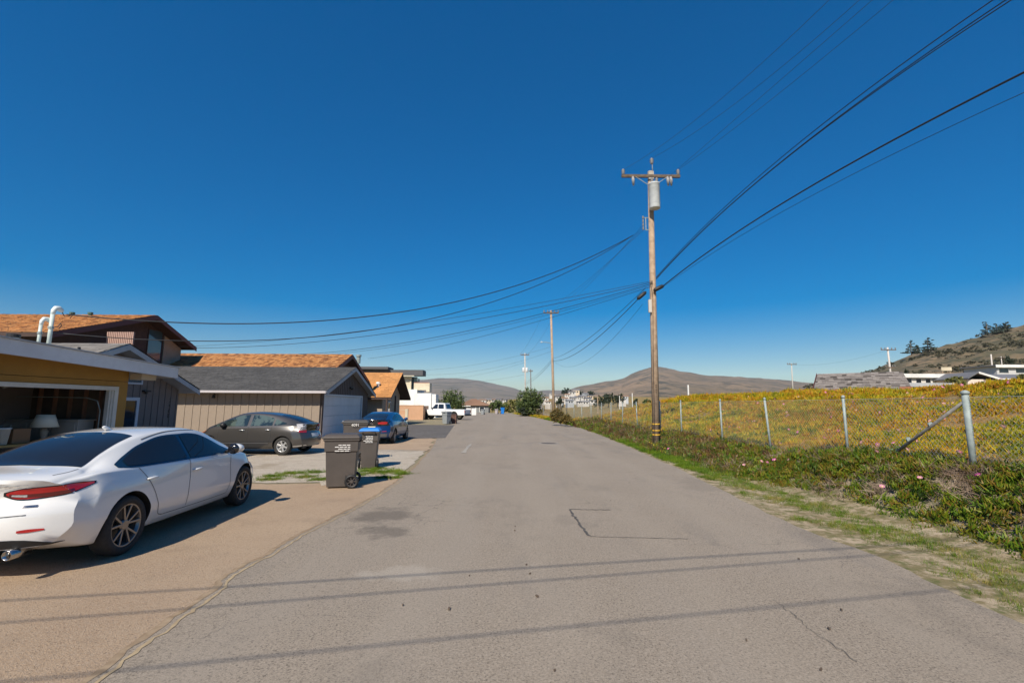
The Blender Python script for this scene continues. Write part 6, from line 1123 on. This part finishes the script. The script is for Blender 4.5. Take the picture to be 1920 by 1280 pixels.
for i, (u0, u1, vt, y, m_, lab) in enumerate(((915, 950, 750, 112, LG, 'low green hedge tree left of the street end'), (940, 972, 748, 118, LY, 'yellow green hedge tree at the street end'), (1043, 1057, 740, 150, LD, 'small dark lollipop tree beyond the chain link fence'), (1108, 1140, 738, 200, LD, 'left of the dark trees beyond the field'), (1128, 1152, 733, 215, LD, 'tallest middle tree of the dark group beyond the field'), (1145, 1170, 737, 205, LD, 'right of the dark trees beyond the field'), (1052, 1070, 725, 420, LB, 'round hazy tree above the left town houses'), (1078, 1094, 732, 430, LB, 'second hazy tree among the town houses'), (1100, 1114, 731, 400, LB, 'third hazy tree at the right of the town houses'), (1186, 1196, 744, 160, LD, 'round dark bush beside the white field post'), (1205, 1222, 748, 110, LG, 'green bush left of the transformer pole in the field'), (1773, 1808, 703, 72, LY, 'green bush between the right hand houses'), (1905, 1935, 700, 68, LY, 'olive bush at the right edge above the crest'), (1876, 1898, 665, 130, LD, 'dark tree above the right hand roofs'), (1694, 1702, 690, 140, LD, 'tiny dark tree beside the pale billboard'))):
    tree_px('tree', lab, u0, u1, vt, y, 1500 if y < 120 else 1100, .12 + y * .0011, m_, 20 + i, lobes=5)
def pine(label, u, vt, vb, y, wpx, seed, n=900):
    c = YP(u, vb, y); t_ = YP(u, vt, y); H_ = t_.z - c.z; w = wpx / F_PX * y / 2; r = random.Random(seed); bl = [((r.uniform(-.3, .3) * w, 0, H_ * (.15 + .8 * k / 6)), (w * (1.0 - .75 * k / 6) * r.uniform(.8, 1.2), w * (1 - .7 * k / 6), H_ * .07)) for k in range(7)]
    return tree('pine_tree', label, (c.x, y, c.z - .5), bl, n, .5, LB, [((0, 0, 0), (0, 0, H_ * .9), .3)], seed, 'pines on the hillside')
pine('left pine of the lower pair on the hillside skyline', 1709, 637, 664, 300, 22, 1); pine('small pine between the lower pair on the hillside', 1720, 645, 662, 300, 12, 2); pine('right broad pine of the lower pair on the hillside', 1741, 632, 658, 300, 30, 3)
pine('left tall pine of the upper clump on the hillside', 1852, 602, 627, 310, 26, 4); pine('middle pine of the upper clump on the hillside', 1870, 605, 624, 312, 24, 5); pine('right pine of the upper clump on the hillside', 1888, 602, 620, 314, 24, 6)
hv_ = np.array([v.co for v in HS.data.vertices]); hv_ = hv_[:150 * 27]; hv_ = hv_[(hv_[:, 0] / hv_[:, 1] > .55) & (hv_[:, 0] / hv_[:, 1] < 1.25)]; r = np.random.default_rng(33)
w_ = noise2(hv_[:, 0], hv_[:, 1], .06, 1.3); hv_ = hv_[r.random(len(hv_)) < np.clip((w_ - .35) * 1.6, .05, 1)]; k_ = r.integers(0, len(hv_), 750); A = hv_[k_] + np.stack([r.normal(0, 1.2, 750), r.normal(0, 2.5, 750), np.zeros(750)], 1)
SCR = leafm('scrub_leaf', (.035, .036, .016), (.085, .075, .035)); gn_scatter('hillside_scrub', A, rots(750, .1, 7), r.uniform(.5, 1.7, 750) ** 1.3, r.integers(0, 3, 750), [crown_mesh('scrub', [((0, 0, .25), (1.3, 1.1, .7)), ((.7, .3, .2), (.8, .8, .5))], 90, .28, SCR, 70 + i) for i in range(3)], 'low dark scrub dotted over the right hillside', 'scrub')
# ------------------------------------------------------------------ houses on the right, behind the crest
ya = 60; a_ = YP(1533, 701, ya); yaw_ = -math.atan2(a_.x, a_.y) - R(4); cy_, sy_ = math.cos(yaw_), math.sin(yaw_); LWx = 105 / F_PX * a_.length * .98; zb = float(terr(a_.x, ya)); zr = a_.z; ze_ = zr - 3.0
T = thing('grey_shake_house', 'house with steep weathered grey shake roof on the right skyline', 'house', (a_.x, a_.y, zb))
def Lw(x, y, z): return Vector((a_.x + cy_ * x - sy_ * y, a_.y + sy_ * x + cy_ * y, z))      # x along the ridge, -y towards the street
b = MB(); b.slab([Lw(-.5, -4.4, ze_), Lw(LWx + .8, -4.4, ze_), Lw(LWx, 0, zr), Lw(0, 0, zr)], (0, 0, -.15)); bw(b, 'roof', BROWNW, T); b = MB(); b.slab([Lw(-.5, 4.4, ze_), Lw(LWx + .8, 4.4, ze_), Lw(LWx, 0, zr), Lw(0, 0, zr)], (0, 0, -.15)); bw(b, 'rear_roof', BROWNW, T)
shakes(T, 'roof_shakes', Lw(-.5, -4.45, ze_), Lw(LWx + .8, -4.45, ze_), Lw(LWx, 0, zr + .01), Lw(0, 0, zr + .01), SHAKEG, .36, .55, .06)
b = MB(); b.slab([Lw(.3, -3.9, zb), Lw(.3, 3.9, zb), Lw(.3, 3.9, ze_ + .1), Lw(.3, 0, zr - .3), Lw(.3, -3.9, ze_ + .1)], Lw(.2, 0, 0) - Lw(0, 0, 0)); bw(b, 'gable_wall', mat('teal_grey_wall', (.16, .22, .22), .8), T); b = MB(); b.slab([Lw(.52, -3.9, zb), Lw(LWx - .2, -3.9, zb), Lw(LWx - .2, -3.9, ze_ + .1), Lw(.52, -3.9, ze_ + .1)], Lw(0, .2, 0) - Lw(0, 0, 0)); bw(b, 'wall', MATS['teal_grey_wall'], T)
b = MB(); b.slab([Lw(-.56, -4.45, ze_ - .22), Lw(-.56, -4.45, ze_ + .08), Lw(-.06, 0, zr + .1), Lw(-.06, 0, zr - .2)], Lw(-.06, 0, 0) - Lw(0, 0, 0)); bw(b, 'barge_board', MATS['maroon_trim'], T)
b = MB(); b.slab([Lw(LWx - .6, -5.0, zb), Lw(LWx + .5, -5.0, zb), Lw(LWx + .5, -5.0, zr - 1.9), Lw(LWx - .6, -5.0, zr - 1.9)], Lw(0, .55, 0) - Lw(0, 0, 0)); bw(b, 'chimney', mat('brick_red', (.36, .14, .08), .9, (.28, .11, .07), 5), T)
def flat_house(name, label, y, u0, u1, vt, vb, roof_m, wall_m, trim=None, over=.5, depth=7, wins=3, th=.3):
    l, r_ = YP(u0, vt, y), YP(u1, vt, y); zb = float(terr((l.x + r_.x) / 2, y)); zt_ = l.z; T = thing(name, label, 'house', ((l.x + r_.x) / 2, y + depth / 2, zb)); b = MB(); b.bb((l.x, y - over, zt_ - th), (r_.x, y + depth, zt_)); bw(b, 'roof', roof_m, T)
    b = MB(); b.bb((l.x + .6, y, zb - .3), (r_.x - .6, y + depth - .3, zt_ - th - .004)); bw(b, 'wall', wall_m, T)
    if trim: b = MB(); b.bb((l.x - .05, y - over - .08, zt_ - th - .25), (r_.x + .05, y - over - .01, zt_ + .04)); bw(b, 'fascia', trim, T)
    W_ = (r_.x - l.x - 1.6) / max(wins, 1)
    for i in range(wins): win(T, 'x', y, l.x + .9 + i * W_, l.x + .9 + i * W_ + W_ * .62, zt_ - th - 1.35, zt_ - th - .35, -1, WHITE, GLASSD, .08)
    return T
GR = mat('grey_roofing', (.16, .16, .17), .8, (.13, .13, .14), 1); BRF = mat('brown_roofing', (.16, .11, .085), .85)
flat_house('brown_flat_house', 'low brown flat-roofed house beside the grey shake roof', 62, 1630, 1672, 716, 728, BRF, mat('drab_wall', (.26, .20, .15), .85), BEIGEW, wins=2); flat_house('white_flat_house', 'long white-trimmed flat-roofed house on the right', 84, 1688, 1776, 701, 725, GR, mat('offwhite_wall', (.62, .58, .52), .8), WHITE, wins=4, th=.4)
flat_house('teal_flat_house', 'small teal-grey building left of the long white-trimmed house', 90, 1650, 1690, 705, 725, GR, mat('teal_wall', (.18, .25, .25), .8), CREAM, wins=1); flat_house('low_grey_shed', 'low grey shed roof in front of the long white-trimmed house', 70, 1682, 1782, 718, 728, mat('pale_grey_roof', (.40, .41, .42), .7), mat('shed_wall', (.10, .14, .15), .8), TRIMG, wins=0)
p = YP(1765, 694, 120); q = YP(1784, 690, 120); T = thing('billboard', 'small pale sign panel on the hillside above the long white house', 'sign', (p.x, 120, float(terr(p.x, 120)))); zb = T.location.z; MB().bb((0, -.06, p.z - zb - .1), (q.x - p.x, .06, q.z - zb + .25)).build('panel', CREAM, T)
for f in (.15, .85): MB().bb(((q.x - p.x) * f - .08, .065, -.3), ((q.x - p.x) * f + .08, .2, p.z - zb)).build('post', WOODPOLE, T)
# gabled house far right
yg = 78; T = thing('white_gabled_house', 'white house with low grey gable roofs at the right edge', 'house', (YP(1870, 715, yg).x, yg + 5, float(terr(75, yg)))); zb = T.location.z
pa, pb, pc = YP(1828, 697, yg), YP(1868, 709, yg), YP(1808, 706, yg); far_ = YP(1912, 709, yg); b = MB(); b.slab([(pa.x, yg - .6, pa.z), (pb.x, yg - .6, pb.z), (pb.x, yg + 9, pb.z), (pa.x, yg + 9, pa.z)], (0, 0, -.18)); b.slab([(pa.x, yg - .6, pa.z), (pc.x, yg - .6, pb.z), (pc.x, yg + 9, pb.z), (pa.x, yg + 9, pa.z)], (0, 0, -.18)); bw(b, 'gable_roof', GR, T)
b = MB(); b.slab([(pa.x, yg - .62, pa.z + .03), (pb.x, yg - .62, pb.z + .03), (pb.x, yg - .62, pb.z - .3), (pa.x, yg - .62, pa.z - .3)], (0, -.05, 0)); bw(b, 'barge_board', WHITE, T)
b = MB(); b.slab([(pa.x + .5, yg + 4, pa.z - .1), (pb.x - .4, yg - .2, pb.z), (far_.x + 6, yg - .2, pb.z), (far_.x + 6, yg + 4, pa.z - .1)], (0, 0, -.15)); bw(b, 'roof', GR, T); b = MB(); b.bb((pb.x - .4, yg - .28, pb.z - .22), (far_.x + 6, yg - .2, pb.z - .02)); bw(b, 'gutter', WHITE, T)
b = MB(); b.bb((pc.x + .5, yg, zb - .3), (far_.x + 5.6, yg + 8, pb.z - .19)); bw(b, 'wall', mat('pinkish_white_wall', (.66, .56, .48), .85), T)
for u0, u1 in ((1838, 1846), (1848, 1858), (1872, 1886), (1893, 1903)): l = YP(u0, 714, yg).x; r_ = YP(u1, 714, yg).x; win(T, 'x', yg, l, r_, pb.z - 1.5, pb.z - .45, -1, WHITE, GLASSB, .06)
flat_house('upper_grey_house', 'grey-roofed house with white band above the white gabled house', 92, 1862, 1940, 684, 700, GR, mat('upper_wall', (.5, .5, .5), .8), WHITE, wins=2, th=.25); p = YP(1745, 726, 52); 
# ------------------------------------------------------------------ town below the hills
TW = [mat('town_white', (.52, .50, .47), .8), mat('town_cream', (.58, .48, .36), .8), mat('town_grey', (.42, .44, .46), .8)]; TR = [mat('town_roof_grey', (.20, .20, .21), .9), mat('town_roof_brown', (.28, .17, .11), .9), mat('town_roof_dark', (.10, .10, .11), .9)]
TL = ['in the lower left of the town', 'just left of the round hazy tree', 'right below the round hazy tree', 'highest on the town slope', 'low in the middle of the town', 'right of centre in the middle row', 'right under the third hazy tree', 'left of centre in the lower row', 'lowest at the right end of the main cluster', 'nearest the fence on the left of the cluster', 'nearest the fence in the middle of the cluster', 'nearest the fence on the right of the cluster', 'just right of the lamp pole', 'half hidden by the lamp pole', 'between lamp pole and board fence', 'above the board fence', 'just left of the dark field trees', 'right of the dark field trees', 'above the one right of the dark trees', 'behind the roadside tree', 'second from the left beyond the hip roof', 'third from the left beyond the hip roof', 'fourth from the left beyond the hip roof', 'fifth from the left beyond the hip roof', 'leftmost beyond the hip roof', 'rightmost beyond the hip roof', 'left of the lamp pole on the slope', 'in the upper right of the town']
rt2 = random.Random(12); spots = [(1058, 752, 300), (1064, 744, 360), (1072, 740, 380), (1080, 738, 400), (1083, 750, 310), (1092, 748, 330), (1097, 741, 370), (1074, 752, 290), (1102, 753, 290), (1068, 757, 250), (1088, 757, 255), (1098, 758, 250), (1050, 757, 260), (1046, 748, 330), (1028, 757, 240), (1022, 752, 300), (1112, 756, 280), (1167, 752, 230), (1173, 748, 300), (1012, 758, 240), (905, 755, 300), (915, 754, 320), (925, 753, 330), (936, 755, 300), (898, 754, 330), (945, 753, 340), (1035, 742, 380), (1106, 746, 360)]
for i, (u, v, y) in enumerate(spots):
    p = YP(u, v, y); w = rt2.uniform(3.6, 5.4) * y / 330; d = w * .8; h = rt2.uniform(1.3, 2.4) * y / 330; zb = min(float(terr(p.x, y)), p.z) - .5; hr = h * .35; yw = rt2.uniform(-.4, .4); rel = p.z - zb
    wi_ = rt2.randrange(3) if i % 3 == 0 else 0; ri_ = rt2.randrange(3); T = thing('town_house', '%s town house with %s roof, %s' % (('white', 'cream', 'grey')[wi_], ('grey', 'brown', 'dark')[ri_], TL[i]), 'house', (p.x, y, zb), yw, 'town houses below the hills'); b = MB(); b.bb((-w / 2, -d / 2, 0), (w / 2, d / 2, rel + h)); b.build('wall', TW[wi_], T)
    b = MB(); z = rel + h + .01; o_ = .3; b.add([(-w / 2 - o_, -d / 2 - o_, z), (w / 2 + o_, -d / 2 - o_, z), (w / 2 + o_, d / 2 + o_, z), (-w / 2 - o_, d / 2 + o_, z), (-w / 2 - o_, 0, z + hr), (w / 2 + o_, 0, z + hr)], [(0, 1, 5, 4), (2, 3, 4, 5), (1, 2, 5), (3, 0, 4), (3, 2, 1, 0)]); b.build('roof', TR[ri_], T)
    for k in range(2): b = MB(); x = -w * .3 + k * w * .4; b.bb((x, -d / 2 - .06, rel + h * .35), (x + w * .2, -d / 2 - .005, rel + h * .75)); b.build('window', GLASSD, T)

# ------------------------------------------------------------------ haze
b = MB(); b.bb((-9600, -900, -4), (9600, 9600, 300)); hz = b.build('haze', []); hm = bpy.data.materials.new('haze'); hm.use_nodes = True; nt = hm.node_tree; nt.nodes.clear(); ov = nt.nodes.new('ShaderNodeOutputMaterial'); pv = nt.nodes.new('ShaderNodeVolumePrincipled')
pv.inputs['Color'].default_value = (.70, .82, 1.0, 1); pv.inputs['Density'].default_value = 5.5e-5; nt.links.new(pv.outputs[0], ov.inputs['Volume']); hz.data.materials.clear(); hz.data.materials.append(hm); tag(hz, 'thin pale haze over the distant hills', None, kind='stuff')
